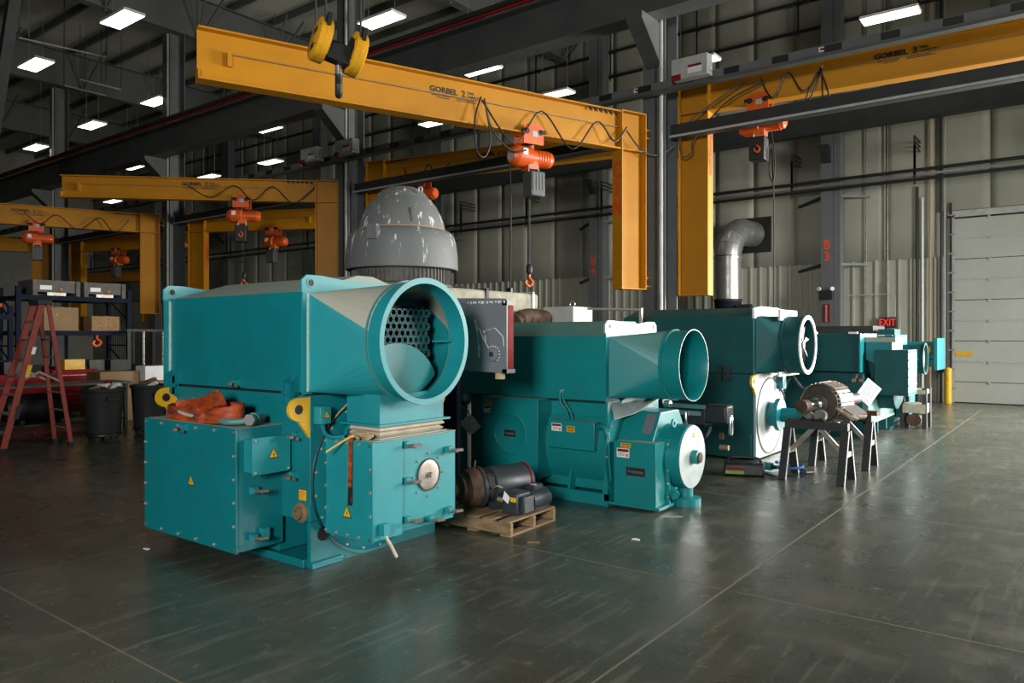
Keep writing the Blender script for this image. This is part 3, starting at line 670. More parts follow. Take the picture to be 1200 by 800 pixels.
def tubesheet(root, x, y0, y1, z0, z1, s=.062):
    b = MB(); k = 12; row = 0; z = z0; inner = MB()
    while z < z1:
        y = y0 + (s / 2 if row % 2 else 0)
        while y < y1:
            hexv = []; hol = []
            for i in range(12):
                a = math.pi * i / 6 + math.pi / 6; am = (a - math.pi / 6) % (math.pi / 3) - math.pi / 6 if False else ((a) % (math.pi / 3)) - math.pi / 6
                rad = s / 2 / math.cos(am)
                hexv.append((x, y + rad * math.cos(a), z + rad * math.sin(a))); hol.append((x, y + s * .36 * math.cos(a), z + s * .36 * math.sin(a)))
            b.add(hexv + hol, [(i, (i + 1) % 12, 12 + (i + 1) % 12, 12 + i) for i in range(12)])
            inner.add(hol + [(x - .06, p[1], p[2]) for p in hol], [(i, (i + 1) % 12, 12 + (i + 1) % 12, 12 + i) for i in range(12)])
            y += s
        z += s * .866; row += 1
    o = b.build('tube_sheet', 'teal', root, w=True, smooth=False); inner.build('tube_bores', 'rust', o, w=True, kind='stuff')
    MB().box(x - .1, x - .06, y0 - .03, y1 + .02, z0 - .02, z1 + .02).build('bore_shade_back', 'ink', root, w=True)  # black sheet put behind the holes as their inner shade

# ---- generator 1: the big bright teal one
g = thing('generator', 'big bright teal generator nearest the camera with an open round duct', 'generator', (-5.4, 4.1, 0), 0, 'teal generators')
MB().box(-6.45, -4.53, 3.50, 4.78, .34, 1.27).build('stator_housing', 'teal', g, w=True, bevel=.006)
m = MB().box(-6.45, -4.93, 3.50, 4.78, .07, .34).box(-4.93, -4.53, 3.9, 4.78, .07, .34).box(-4.93, -4.90, 3.5, 3.9, .07, .34); m.build('base_frame', 'teal', g, w=True)
MB().box(-4.565, -4.528, 3.502, 4.83, .0, .338).build('end_skirt', 'teal', g, w=True)
m = MB().box(-6.5, -4.57, 3.47, 3.85, 0, .06)
m.build('foot_rail', 'teal', g, w=True, bevel=.005)
m = MB().box(-4.53, -4.49, 3.49, 3.78, 0, .045)
m.build('foot_plate', 'teal', g, w=True, bevel=.005)
m = MB().box(-6.5, -4.57, 4.45, 4.82, 0, .06)
m.build('foot_rail', 'teal', g, w=True, bevel=.005)
MB().cyl((-4.529, 3.62, .235), (-4.524, 3.62, .235), .055, n=20).build('lifting_hole', 'ink', g, w=True)
MB().box(-6.5, -4.556, 3.5, 4.70, 1.29, 2.04).build('cooler_casing', 'teal', g, w=True)
MB().box(-6.46, -4.54, 3.53, 4.67, 1.26, 1.295).build('seam_gasket', 'ink', g, w=True)
roof(g, -6.48, -4.57, 3.52, 4.68, 2.04, .15, .5, 'teal_dust')
lugplate(g, -4.57, 3.47, 4.73, 1.28, 2.03, 'teal_b'); lugplate(g, -6.53, 3.47, 4.73, 1.28, 2.03, 'teal_b')
MB().box(-4.549, -4.541, 3.485, 3.50, 1.30, 2.02).build('weld_bead', 'seal', g, w=True); MB().box(-6.503, -6.49, 3.485, 3.50, 1.30, 2.02).build('weld_bead', 'seal', g, w=True)
transition(g, -4.55, -4.07, 3.50, 4.70, 1.30, 2.02, 4.1, 1.67, .44, 'teal_b', dust='teal_dust')
MB().lathe((-4.09, 4.1, 1.67), Xp, [(.44, 0), (.448, .01), (.448, .15), (.475, .15), (.475, .165), (.432, .165), (.432, .01)], 64, closed=True).build('round_collar', 'teal_b', g, w=True)
MB().pipe((-4.10, 4.1, 1.67), (-4.085, 4.1, 1.67), .463, .44, 64).build('collar_band', 'teal_dust2', g, w=True)
tubesheet(g, -4.25, 3.73, 4.46, 1.41, 1.93)
MB().box(-4.25, -4.06, 4.50, 4.525, 1.66, 1.675).build('inner_stay', 'teal_b', g, w=True)
def inside(y, z):
    dy, dz = y - 4.1, z - 1.67; k = min(1, .42 / max(.01, math.hypot(dy, dz))); return (-4.17, 4.1 + dy * k, 1.67 + dz * k)
MB().prism([inside(4.01 + .45 * math.cos(R(a_)), 1.27 + .385 * math.sin(R(a_))) for a_ in range(0, 181, 6)] + [inside(3.6 + k * .08, 1.2) for k in range(12)], (.02, 0, 0)).build('baffle_disc', 'teal_m', g, w=True)
# side terminal cabinet
a = MB().box(-6.173, -4.867, 3.125, 3.51, .14, 1.037).build('terminal_cabinet', 'teal', g, w=True, bevel=.004)
MB().box(-6.178, -4.862, 3.104, 3.126, .135, 1.037).build('cabinet_cover', 'teal', a, w=True, bevel=.003)
MB().box(-6.165, -4.875, 3.13, 3.5, 1.037, 1.04).build('dust_film', 'teal_dust', a, w=True)
bolts(g, rim(-6.155, -4.885, .165, 1.01, 5, lambda x, z: (x, 3.104, z)), (0, -1, 0), .012)
j1 = MB().box(-4.867, -4.75, 3.17, 3.465, .72, .96).build('junction_box', 'teal_b', g, w=True, bevel=.003)
MB().box(-4.75, -4.735, 3.155, 3.48, .705, .975).build('box_lid', 'teal_b', j1, w=True, bevel=.004)
bolts(g, [(-4.735, y, z) for y in (3.175, 3.46) for z in (.725, .955)], Xp, .012)
warn(g, (-4.735, 3.33, .85), Yp, .085); warn(g, (-5.46, 3.104, .60), Xp, .085)
for y, z in ((3.24, .58), (3.24, .235), ): latch(g, (-4.867, y, z), Xp, Yp)
for y, z in ((3.33, .24),): MB().box(-4.867, -4.82, y - .03, y + .03, z - .03, z + .05).build('earth_block', 'teal_b', g, w=True)
latch(g, (-5.55, 3.104, 1.0), (0, -1, 0), Xp)
for x, z in ((-4.66, .92), (-4.7, .62)): latch(g, (x, 3.5, z + .05), (0, -1, 0), Xp)
sticker(g, (-4.615, 3.498, .53), Xp, .085, .075, 'yellow', (('orange', -.4, .4, .28, .36), ('orange', -.4, .4, .05, .1), ('orange', -.4, .2, -.15, -.1), ('orange', -.4, .3, -.35, -.3)), 'rating_label')
MB().lathe((-4.63, 3.5, .40), (0, -1, 0), [(.075, 0), (.075, .012), (.045, .02), (.045, .05), (.03, .05), (.03, .02)], 22).build('earth_terminal', 'brass', g, w=True)
# bearing end
MB().lathe((-4.53, 4.12, .62), Xp, [(.60, 0), (.60, .012), (.585, .018), (.50, .025)], 56).build('bearing_shield', 'teal', g, w=True)
bolts(g, [(-4.518, 4.12 + .585 * math.cos(k * .3), .62 + .585 * math.sin(k * .3)) for k in range(21)], Xp, .012)
MB().tube([(-4.5, 4.12 - .63 * math.cos(a_), .62 + .63 * math.sin(a_)) for a_ in [R(k) for k in range(-75, 60, 15)]], .005, 6).build('earth_cable', 'black', g, w=True)
bx = MB().box(-4.53, -4.06, 3.643, 4.547, .246, .952).build('fan_box', 'teal_b', g, w=True, bevel=.004)
MB().box(-4.06, -4.0, 3.643, 3.92, .25, .952).build('front_cover', 'teal_b', bx, w=True, bevel=.003)
MB().box(-4.06, -4.04, 3.93, 4.547, .28, .952).build('access_door', 'teal_b', bx, w=True, bevel=.003)
MB().box(-4.5, -4.02, 3.66, 4.53, .952, .957).build('dust_film', 'teal_dust', bx, w=True)
MB().box(-4.53, -4.0, 3.628, 3.644, .24, .955).build('side_cover', 'teal_b', bx, w=True, bevel=.003)
bolts(g, rim(-4.51, -4.02, .265, .93, 4, lambda x, z: (x, 3.628, z))[2:], (0, -1, 0), .012)
d_ = MB().lathe((-4.04, 4.235, .64), Xp, [(.115, 0), (.115, .006), (.09, .012), (.02, .012), (.02, .05)], 28).build('shaft_cover', 'steel', bx, w=True)
MB().pipe((-4.04, 4.235, .64), (-4.03, 4.235, .64), .125, .115, 28).build('rust_ring', 'rust', bx, w=True)
bolts(g, [(-4.04, 4.235 + .165 * math.cos(k * .785), .64 + .165 * math.sin(k * .785)) for k in range(8)], Xp, .009)
for y, z in ((3.98, .90), (4.45, .81), (4.45, .33), (3.99, .34), (4.235, .30), (3.98, .63)): latch(g, (-4.04, y, z), Xp, Yp)
warn(g, (-4.27, 3.627, .43), Xp, .10)
st = MB().box(-4.44, -4.08, 3.77, 4.45, 1.06, 1.28).build('inlet_duct', 'teal_b', g, w=True)
MB().box(-4.47, -4.04, 3.73, 4.49, 1.05, 1.065).build('duct_flange', 'teal_b', st, w=True)
MB().box(-4.46, -4.06, 3.75, 4.47, .955, .965).build('lower_flange', 'teal_dust', st, w=True)
m = MB(); pr = [(0, .965), (.022, .985), (-.005, 1.0), (.028, 1.018), (.008, 1.05)]
vs = []; n = 0
for o, z in pr: vs += [(-4.42 - o, 3.79 - o, z), (-4.10 + o, 3.79 - o, z), (-4.10 + o, 4.43 + o, z), (-4.42 - o, 4.43 + o, z)]
m.add(vs, [(i * 4 + k, i * 4 + (k + 1) % 4, i * 4 + 4 + (k + 1) % 4, i * 4 + 4 + k) for i in range(4) for k in range(4)]).build('canvas_bellows', 'bellow', g, w=True, smooth=False)
s2 = MB().box(-4.53, -4.45, 3.53, 3.63, 1.06, 1.19).build('sensor_box', 'teal_b', g, w=True, bevel=.004)
warn(g, (-4.45, 3.585, 1.13), Yp, .06)
MB().tube([(-4.48, 3.57, 1.06), (-4.46, 3.58, .99), (-4.42, 3.62, .96), (-4.36, 3.68, .965)], .016, 8).tube([(-4.40, 3.72, .96), (-4.42, 3.76, 1.02), (-4.40, 3.82, 1.04), (-4.36, 3.84, .97)], .016, 8).build('conduit_hose', 'teal', g, w=True)
MB().tube([(-4.52, 3.63, 1.0), (-4.51, 3.72, 1.1), (-4.5, 3.84, 1.2), (-4.52, 3.92, 1.25)], .007, 6).build('capillary_tube', 'tan', g, w=True)
# yellow lifting ears
def ear(root, x, s, y, z, m='yellow'):
    pts = [(x, y, z - .17), (x, y, z + .13)] + [(x, y + s * (.1 + .085 * math.sin(a)) , z + .045 + .085 * math.cos(a)) for a in [math.pi * k / 10 for k in range(11)]]
    e = MB().prism(pts, (.03, 0, 0)).build('lifting_ear', m, root, w=True)
    MB().cyl((x - .001, y + s * .1, z + .045), (x + .032, y + s * .1, z + .045), .035, n=18).build('ear_hole', 'ink', e, w=True)
ear(g, -4.56, -1, 3.5, 1.13); ear(g, -6.42, -1, 3.5, 1.13); ear(g, -4.56, 1, 4.78, 1.13)
for x in (-6.42, -4.72):
    m = MB()
    for k in (-.045, .045): m.prism([(x + k, 3.5, 1.16), (x + k, 3.42, 1.22), (x + k, 3.42, 1.36), (x + k, 3.5, 1.42)], (.015, 0, 0))
    m.box(x - .05, x + .06, 3.44, 3.46, 1.2, 1.36).cyl((x - .06, 3.45, 1.28), (x + .07, 3.45, 1.28), .02, n=8).build('hinge_clamp', 'teal', g, w=True)
latch(g, (-5.45, 3.5, 1.33), (0, -1, 0), Xp)

# ---- generator 2
g = thing('generator', 'mid teal generator behind the pallet with a small open duct and pale end disc', 'generator', (-4.7, 7.2, 0), 0, 'teal generators')
MB().box(-5.75, -3.84, 6.75, 7.65, .12, 1.05).build('stator_housing', 'teal_m', g, w=True, bevel=.005)
m = MB().lathe((-4.62, 7.2, .55), Xp, [(.56, 0), (.56, .78)], 48); m.build('stator_barrel', 'teal_m', g, w=True)
m = MB().box(-5.75, -3.82, 6.6, 7.8, 0, .05).box(-5.75, -3.82, 6.6, 6.63, .05, .12).box(-3.86, -3.82, 6.6, 7.8, .05, .16); m.build('base_frame', 'teal_m', g, w=True)
for x in (-4.32, -4.75, -3.9):
    MB().prism([(x, 6.62, .05), (x, 6.75, .05), (x, 6.75, .55), (x, 6.73, .55), (x, 6.64, .14)], (.025, 0, 0)).build('gusset', 'teal_m', g, w=True)
MB().box(-3.86, -3.83, 6.62, 7.75, .05, 1.05).build('end_shield', 'teal_m', g, w=True)
MB().box(-5.85, -3.87, 6.65, 7.70, 1.05, 1.71).build('cooler_casing', 'teal_m', g, w=True)
MB().box(-5.82, -3.87, 6.68, 7.67, 1.03, 1.055).build('seam_gasket', 'ink', g, w=True)
roof(g, -5.83, -3.89, 6.66, 7.69, 1.71, .16, .3, 'teal_dust2')
lugplate(g, -3.87, 6.64, 7.71, 1.05, 1.74, 'plate', fm='teal_m')  # lifting plate coloured pale for the door light falling on it
transition(g, -3.85, -3.36, 6.68, 7.66, 1.09, 1.70, 7.17, 1.416, .352, 'teal_m', dust='teal_dust2')
MB().lathe((-3.37, 7.17, 1.416), Xp, [(.35, 0), (.366, .0), (.366, .03), (.354, .035), (.354, .2), (.364, .205), (.364, .225), (.357, .225), (.347, .2), (.345, .01)], 56, closed=True).build('round_collar', 'teal_m', g, w=True)
MB().box(-3.86, -3.855, 6.7, 7.6, 1.1, 1.68).build('tube_sheet', 'teal_m', g, w=True)
def cab(root, name, x0, x1, y0, y1, z0, z1, m='teal_m'):
    a = MB().box(x0, x1, y0 + .02, y1, z0, z1).build(name, m, root, w=True, bevel=.004)
    MB().box(x0 - .006, x1 + .006, y0, y0 + .02, z0 - .006, z1 + .006).build('cabinet_cover', m, a, w=True, bevel=.004)
    MB().box(x0 + .01, x1 - .01, y0 + .03, y1 - .01, z1, z1 + .003).build('dust_film', 'teal_dust', a, w=True); return a
a = cab(g, 'terminal_cabinet', -5.35, -4.6, 6.48, 6.76, .2, 1.04)
MB().lathe((-4.96, 6.48, .66), (0, -1, 0), [(.225, 0), (.225, .006), (.21, .010), (.20, .004), (.0001, .004)], 48, cap=False).build('embossed_ring', 'teal_m', a, w=True)
nameplate(g, (-4.96, 6.474, .66), Xp, .155, .075)
sticker(g, (-5.28, 6.478, .905), Xp, .095, .075, 'white', WB); sticker(g, (-5.25, 6.478, .975), Xp, .075, .045, 'yellow', OB)
a = cab(g, 'junction_box', -4.514, -3.96, 6.563, 6.76, .55, .83)
sticker(g, (-4.41, 6.561, .76), Xp, .125, .08, 'white', WB); sticker(g, (-4.235, 6.561, .75), Xp, .1, .06, 'yellow', OB)
m = MB()
for k in (0, .05): m.tube([(-4.32 + k, 6.66, .83), (-4.34 + k, 6.64, .92), (-4.40 + k, 6.62, 1.02), (-4.42 + k * .5, 6.64, 1.12), (-4.40 + k * .5, 6.655, 1.15)], .012, 6)
m.build('cable_pair', 'teal_m', g, w=True)
MB().tube([(-3.96, 6.66, .78), (-3.88, 6.63, .79), (-3.83, 6.62, .7), (-3.83, 6.62, .5), (-3.83, 6.66, .25)], .03, 10).build('flexible_conduit', 'teal_m', g, w=True)
a = cab(g, 'exciter_cabinet', -3.76, -3.31, 6.63, 6.86, .05, .66)
MB().box(-3.82, -3.26, 6.62, 6.95, .02, .05).build('cabinet_foot', 'teal_m', a, w=True, bevel=.004)
MB().box(-3.80, -3.27, 6.86, 6.885, .05, .69).build('back_flange', 'teal_m', a, w=True)
bolts(g, [(-3.285, 6.862, .12 + k * .13) for k in range(5)], (0, -1, 0), .012)
nameplate(g, (-3.52, 6.627, .375), Xp, .21, .085); sticker(g, (-3.66, 6.628, .55), Xp, .14, .09, 'white', WB); sticker(g, (-3.63, 6.628, .625), Xp, .11, .045, 'yellow', OB)
# exciter: sloped housing, then the drum with its pale end disc
hx_ = [(6.80, .18), (6.80, .66), (6.98, .94), (7.40, .94), (7.60, .66), (7.60, .18), (7.4, .1), (7.0, .1)]
e = MB().prism([(-3.82, y, z) for y, z in hx_], (.40, 0, 0)).build('exciter_housing', 'teal_m', g, w=True, smooth=False, bevel=.01)
MB().prism([(-3.56, 6.84, .728), (-3.46, 6.84, .728), (-3.46, 6.96, .914), (-3.56, 6.96, .914)], (0, -.005, .004)).build('side_grille', 'boxgrey', e, w=True)
MB().lathe((-3.44, 7.17, .49), Xp, [(.325, 0), (.325, .26), (.31, .275)], 56).build('exciter_drum', 'teal_m', g, w=True)
MB().lathe((-3.166, 7.17, .49), Xp, [(.315, 0), (.315, .004), (.30, .006)], 56).build('end_disc', 'plate', g, w=True)
MB().lathe((-3.16, 7.17, .49), Xp, [(.07, 0), (.07, .06), (.05, .075)], 20).build('shaft_stub', 'teal_m', g, w=True)
MB().lathe((-3.085, 7.17, .49), Xp, [(.055, 0), (.055, .01), (.02, .02)], 14).build('shaft_end', 'rust', g, w=True)
sticker(g, (-3.16, 7.19, .71), Yp, .06, .055, 'yellow', OB)
MB().prism([(-3.84, 6.70, 1.04), (-3.84, 7.55, 1.04), (-3.64, 7.5, 1.06), (-3.66, 6.9, .92), (-3.80, 6.70, .86)], (0, 0, .01)).build('sloped_cover', 'plate', g, w=True)
for s in (.78,): MB().lathe((-3.83, 7.17, .49), Xp, [(.62, 0), (.62, .015), (.59, .018)], 56).build('bearing_shield', 'teal_m', g, w=True)
bolts(g, [(-3.815, 7.17 + .6 * math.cos(k * .26), .49 + .6 * math.sin(k * .26)) for k in range(13)], Xp, .013)
MB().pipe((-3.3, 7.0, .835), (-3.28, 7.0, .835), .045, .022, 16).build('lifting_eye', 'teal_b', g, w=True)
m = MB().lathe((-3.24, 7.17, 0), Zp, [(.155, 0), (.155, .075), (.075, .09), (.075, .2)], 32); m.build('pedestal', 'teal_m', g, w=True)
MB().cyl((-3.42, 6.98, .26), (-3.22, 6.9, .13), .05, n=14).build('drain_pipe', 'teal_m', g, w=True)
MB().lathe((-5.72, 6.62, 1.0), (0, -1, 0), [(.09, 0), (.09, .02), (.045, .02), (.045, 0)], 20, closed=True).box(-5.78, -5.70, 6.6, 6.62, .05, .95).build('lifting_ear', 'teal_m', g, w=True)

# ---- generator 3
g = thing('generator', 'dark teal generator with light-whitened end plate behind the rotor stand', 'generator', (-4.5, 10.8, 0), 0, 'teal generators')
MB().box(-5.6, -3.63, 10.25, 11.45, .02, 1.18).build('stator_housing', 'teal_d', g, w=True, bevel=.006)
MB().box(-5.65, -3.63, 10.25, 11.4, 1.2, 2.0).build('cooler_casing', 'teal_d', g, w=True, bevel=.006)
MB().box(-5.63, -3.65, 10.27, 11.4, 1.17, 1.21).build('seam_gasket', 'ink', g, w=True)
roof(g, -5.63, -3.65, 10.26, 11.4, 2.0, .12, .35, 'teal_d')
MB().box(-4.04, -3.66, 10.235, 10.25, .04, .36).build('access_hatch', 'teal_d', g, w=True, bevel=.005)
ep = MB().box(-3.63, -3.60, 10.26, 11.45, .02, 1.19).build('end_plate', 'plate', g, w=True)  # pale colour stands in for strong door light on this end
MB().lathe((-3.6, 10.82, .58), Xp, [(.53, 0), (.53, .006), (.5, .008)], 56).build('end_cover', 'plate', ep, w=True)
MB().pipe((-3.596, 10.82, .58), (-3.590, 10.82, .58), .545, .522, 56).build('cover_seam', 'ink', ep, w=True)
MB().lathe((-3.59, 10.82, .60), Xp, [(.17, 0), (.17, .1), (.23, .1), (.23, .16), (.10, .17), (.10, .5), (.08, .52)], 32).build('shaft_flange', 'teal', g, w=True)
transition(g, -3.62, -3.34, 10.3, 11.35, 1.22, 1.98, 10.82, 1.594, .405, 'teal_d')
MB().lathe((-3.35, 10.82, 1.594), Xp, [(.405, 0), (.42, 0), (.42, .03), (.40, .035), (.40, .27), (.39, .27), (.39, 0)], 48, closed=True).build('round_collar', 'teal_d', g, w=True)
MB().pipe((-3.08, 10.82, 1.594), (-3.06, 10.82, 1.594), .41, .355, 48).build('white_ring', 'white', g, w=True)
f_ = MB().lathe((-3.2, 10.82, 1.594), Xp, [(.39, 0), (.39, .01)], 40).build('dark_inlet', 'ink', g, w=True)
m = MB()
for k in range(6): a_ = k * math.pi / 3 + .3; m.prism([V(-3.15, 10.82, 1.594), V(-3.13, 10.82 + .26 * math.cos(a_), 1.594 + .26 * math.sin(a_)), V(-3.15, 10.82 + .2 * math.cos(a_ + .25), 1.594 + .2 * math.sin(a_ + .25))], (.006, 0, 0))
m.lathe((-3.17, 10.82, 1.594), Xp, [(.05, 0), (.05, .05)], 14); m.build('fan_blades', 'lightgrey', f_, w=True)
lp_ = MB().prism([(-3.64, 10.22, 1.96), (-3.64, 10.22, 2.10), (-3.64, 10.5, 2.13), (-3.64, 11.2, 2.13), (-3.64, 11.45, 2.10), (-3.64, 11.45, 1.96)], (.03, 0, 0)).build('lifting_plate', 'white', g, w=True)  # white on this plate and the tabs below is painted-in door light
MB().prism([(-3.36, 10.45, 1.93), (-3.36, 10.45, 2.08), (-3.36, 11.2, 2.08), (-3.36, 11.2, 1.93)], (.03, 0, 0)).build('upper_tab', 'white', g, w=True)
MB().prism([(-3.36, 10.4, 1.16), (-3.36, 10.4, 1.22), (-3.36, 11.3, 1.22), (-3.36, 11.3, 1.16)], (.03, 0, 0)).build('lower_tab', 'white', g, w=True)
ear(g, -3.62, -1, 10.25, 1.05)
m = MB()
for x in (-4.1, -3.98): m.beam((x, 10.22, 1.08), (x, 10.22, 1.3), .03, .04).cyl((x, 10.2, 1.13), (x, 10.26, 1.13), .04, n=8).cyl((x, 10.2, 1.25), (x, 10.26, 1.25), .04, n=8)
m.build('clamp', 'dark', g, w=True)
m = MB().tube([(-3.55, 11.3, .9), (-3.45, 11.35, 1.12), (-3.3, 11.4, .95), (-3.1, 11.5, .98), (-2.95, 11.6, 1.0)], .02, 6).tube([(-3.58, 11.1, 1.0), (-3.5, 11.15, .85), (-3.52, 11.2, .65)], .015, 6).build('loose_cable', 'black', g, w=True)
MB().box(-3.6, -3.5, 11.1, 11.25, .95, 1.15).build('sensor_box', 'teal', g, w=True)

# ---- generator 4
g = thing('generator', 'dark teal generator behind the rotor stand with a white tag and boxy duct', 'generator', (-4.3, 14.4, 0), 0, 'teal generators')
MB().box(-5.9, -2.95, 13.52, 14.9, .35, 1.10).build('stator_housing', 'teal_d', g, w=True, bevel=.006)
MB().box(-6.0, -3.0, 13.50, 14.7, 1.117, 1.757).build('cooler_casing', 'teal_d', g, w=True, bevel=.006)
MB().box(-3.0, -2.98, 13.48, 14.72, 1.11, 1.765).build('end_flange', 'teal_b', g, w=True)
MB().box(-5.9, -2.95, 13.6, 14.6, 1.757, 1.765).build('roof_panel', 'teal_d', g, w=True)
m = MB()
for x in (-3.75, -3.1): m.box(x - .07, x + .07, 13.49, 13.55, 1.757, 1.79)
m.build('lifting_tab', 'white', g, w=True)
ft = MB().box(-5.9, -2.85, 13.54, 13.9, 0, .05).box(-5.9, -2.85, 15.2, 15.6, 0, .05).build('foot_rail', 'teal_d', g, w=True)
MB().box(-2.95, -2.87, 13.54, 15.6, .28, .80).build('end_plate', 'teal_dust2', g, w=True)
for y in (13.54, 14.2, 14.9, 15.55): MB().box(-5.0, -2.86, y, y + .05, .05, .3).build('foot_gusset', 'teal_d', g, w=True)
MB().box(-2.95, -2.85, 13.54, 15.6, .25, .29).build('foot_shelf', 'plate', g, w=True)
MB().lathe((-2.95, 14.5, .85), Xp, [(.4, 0), (.4, .35), (.3, .4)], 32).build('bearing_cone', 'teal_d', g, w=True)
ab = MB().box(-2.80, -2.3, 13.64, 14.42, .74, 1.49).build('air_box', 'teal_d', g, w=True, bevel=.006)
MB().box(-2.3, -2.29, 13.64, 14.42, .74, 1.49).build('side_cover', 'teal', ab, w=True); sticker(g, (-2.289, 14.02, 1.17), Yp, .14, .1, 'white')
bolts(g, rim(13.66, 14.4, .77, 1.46, 5, lambda y, z: (-2.29, y, z)), Xp, .012)
MB().prism([(-2.95, 13.75, 1.62), (-2.55, 13.75, 1.62), (-2.55, 13.75, 1.40), (-2.75, 13.75, 1.22), (-2.95, 13.75, 1.32)], (0, .9, 0)).build('air_hood', 'teal', g, w=True)
MB().box(-2.97, -2.5, 13.78, 14.7, 1.62, 1.70).build('hood_cap', 'teal_dust', g, w=True)
MB().prism([(-2.95, 13.9, 1.30), (-2.6, 13.9, 1.30), (-2.7, 13.9, 1.02), (-2.9, 13.9, 1.0)], (0, .6, 0)).build('lower_hood', 'teal_d', g, w=True)
m = MB().beam((-3.1, 13.47, .95), (-3.02, 13.44, 1.08), .03, .03).cyl((-3.08, 13.44, .98), (-3.08, 13.52, .98), .03, n=8).build('clamp', 'steel', g, w=True)
MB().lathe((-2.98, 13.51, .98), (0, -1, 0), [(.025, 0), (.025, .02)], 10).build('grease_cap', 'orange', g, w=True)
# ---- generators 5 and 6, far end of the row
g = thing('generator', 'small looking teal generator second from the far end of the row', 'generator', (-4, 17, 0), 0, 'teal generators')
MB().box(-5.5, -3.0, 16.4, 17.6, .03, .95).build('stator_housing', 'teal_d', g, w=True, bevel=.006)
MB().box(-5.5, -3.0, 16.4, 17.6, .95, 1.72).build('cooler_casing', 'teal_d', g, w=True, bevel=.006)
MB().box(-5.4, -3.4, 16.45, 17.55, 1.72, 1.93).build('roof_panel', 'dark', g, w=True)
MB().box(-3.02, -2.98, 16.38, 17.62, .93, 1.75).build('end_flange', 'teal_b', g, w=True)
MB().box(-3.3, -3.0, 16.42, 17.0, 1.75, 1.86).build('vent_box', 'teal_d', g, w=True)
MB().lathe((-2.98, 17.0, 1.27), Xp, [(.28, 0), (.30, .42), (.32, .42), (.32, .44), (.28, .44), (.27, .02)], 40, closed=True).build('round_collar', 'teal_d', g, w=True)
MB().lathe((-2.62, 17.0, 1.27), Xp, [(.29, 0), (.29, .02)], 32).build('duct_liner', 'tan', g, w=True)
MB().box(-2.98, -2.72, 16.42, 16.9, .12, .72).build('fan_box', 'teal_b', g, w=True, bevel=.006)
g = thing('generator', 'teal generator at the far end of the row with a yellow triangle mark', 'generator', (-4.2, 19.2, 0), 0, 'teal generators')
MB().box(-5.8, -3.45, 18.6, 19.8, .03, .95).build('stator_housing', 'teal_d', g, w=True, bevel=.006)
MB().box(-5.8, -3.45, 18.6, 19.8, .95, 1.75).build('cooler_casing', 'teal', g, w=True, bevel=.006)
MB().box(-5.8, -3.6, 18.65, 19.7, 1.75, 1.85).build('roof_panel', 'teal_d', g, w=True)
dt = MB().box(-3.45, -2.62, 18.7, 19.6, 1.05, 1.60).build('square_duct', 'teal', g, w=True)
MB().box(-2.62, -2.56, 18.6, 19.7, .98, 1.68).build('duct_flange', 'teal', dt, w=True)
for z in (1.2, 1.33, 1.46): MB().box(-3.4, -2.65, 18.69, 18.7, z, z + .03).build('rib', 'teal_d', dt, w=True)
MB().prism([(-2.95, 18.688, 1.50), (-2.70, 18.688, 1.50), (-2.70, 18.688, 1.38), (-2.825, 18.688, 1.22), (-2.95, 18.688, 1.38)], (0, -.004, 0)).build('yellow_arrow_mark', 'yellow', g, w=True)
t = thing('pump_frame', 'cream pump frame on the floor beside the boxy duct generator', 'frame', (-2.55, 16.0, 0))
for x in (-2.75, -2.38): MB().box(x - .04, x + .04, 15.75, 15.85, 0, .75).box(x - .04, x + .04, 16.2, 16.3, 0, .75).build('upright', 'dark', t, w=True)
MB().box(-2.74, -2.36, 15.74, 16.3, .28, .45).box(-2.74, -2.36, 15.74, 16.3, .64, .72).build('cross_plate', 'beige', t, w=True)
MB().cyl((-2.56, 15.74, .15), (-2.56, 16.2, .15), .12, n=14).build('pump_body', 'rust', t, w=True)

# ------------------------------------------------------------------ things among the machines
# beige block with the grey domed ventilator on top
b = thing('concrete_block', 'beige dusty block behind the machines under the grey dome', 'block', (-7.2, 7.6, 0))
MB().box(-8.0, -6.35, 6.1, 8.98, 0, 2.33).build('body', 'beige', b, w=True, bevel=.04)
for y in (7.75, 8.8): MB().box(-6.36, -6.33, y, y + .05, .2, 2.34).box(-8, -6.33, y, y + .05, 2.33, 2.35).build('strap', 'dark' if y < 8 else 'lightgrey', b, w=True)
m = MB().tube([(-6.20, 8.2, 1.9), (-6.19, 8.45, 1.98), (-6.19, 8.9, 1.97)], .12, 10)
for k in range(4): m.tube([(-6.17, 8.25 + k * .18, 2.06), (-6.09, 8.28 + k * .18, 1.96), (-6.11, 8.3 + k * .18, 1.8)], .03, 6)
t = m.build('tarp_roll', 'rust'); tag(t, 'dark rolled tarpaulin hanging at the end of the beige block', 'tarpaulin')
d = thing('roof_ventilator', 'grey scuffed domed ventilator hood standing on the beige block', 'ventilator', (-7.15, 7.0, 2.35), 0)
K = .735
MB().lathe((0, 0, .0), Zp, [(K * .9, 0), (K * .9, .02), (K * .86, .05), (K * .86, .28)], 64).build('louvre_drum', 'domedk', d)
m = MB()
for k in range(72):
    a_ = k * math.pi / 36; m.beam((K * .865 * math.cos(a_), K * .865 * math.sin(a_), .04), (K * .865 * math.cos(a_), K * .865 * math.sin(a_), .27), .012, .03, (math.cos(a_), math.sin(a_), 0))
m.build('louvre_bars', 'domedk', d, kind='stuff')
MB().lathe((0, 0, .22), Zp, [(K * .985, 0), (K, .01), (K * .99, .2), (K * .965, .36), (K * .925, .45), (K * .86, .50), (K * .78, .52), (K * .78, .48), (K * .9, .35), (K * .96, .03)], 72, closed=True).build('skirt', 'dome', d)
MB().lathe((0, 0, .725), Zp, [(K * .785, 0), (K * .80, .012), (K * .775, .03)], 64).build('seam_tape', 'tan', d)
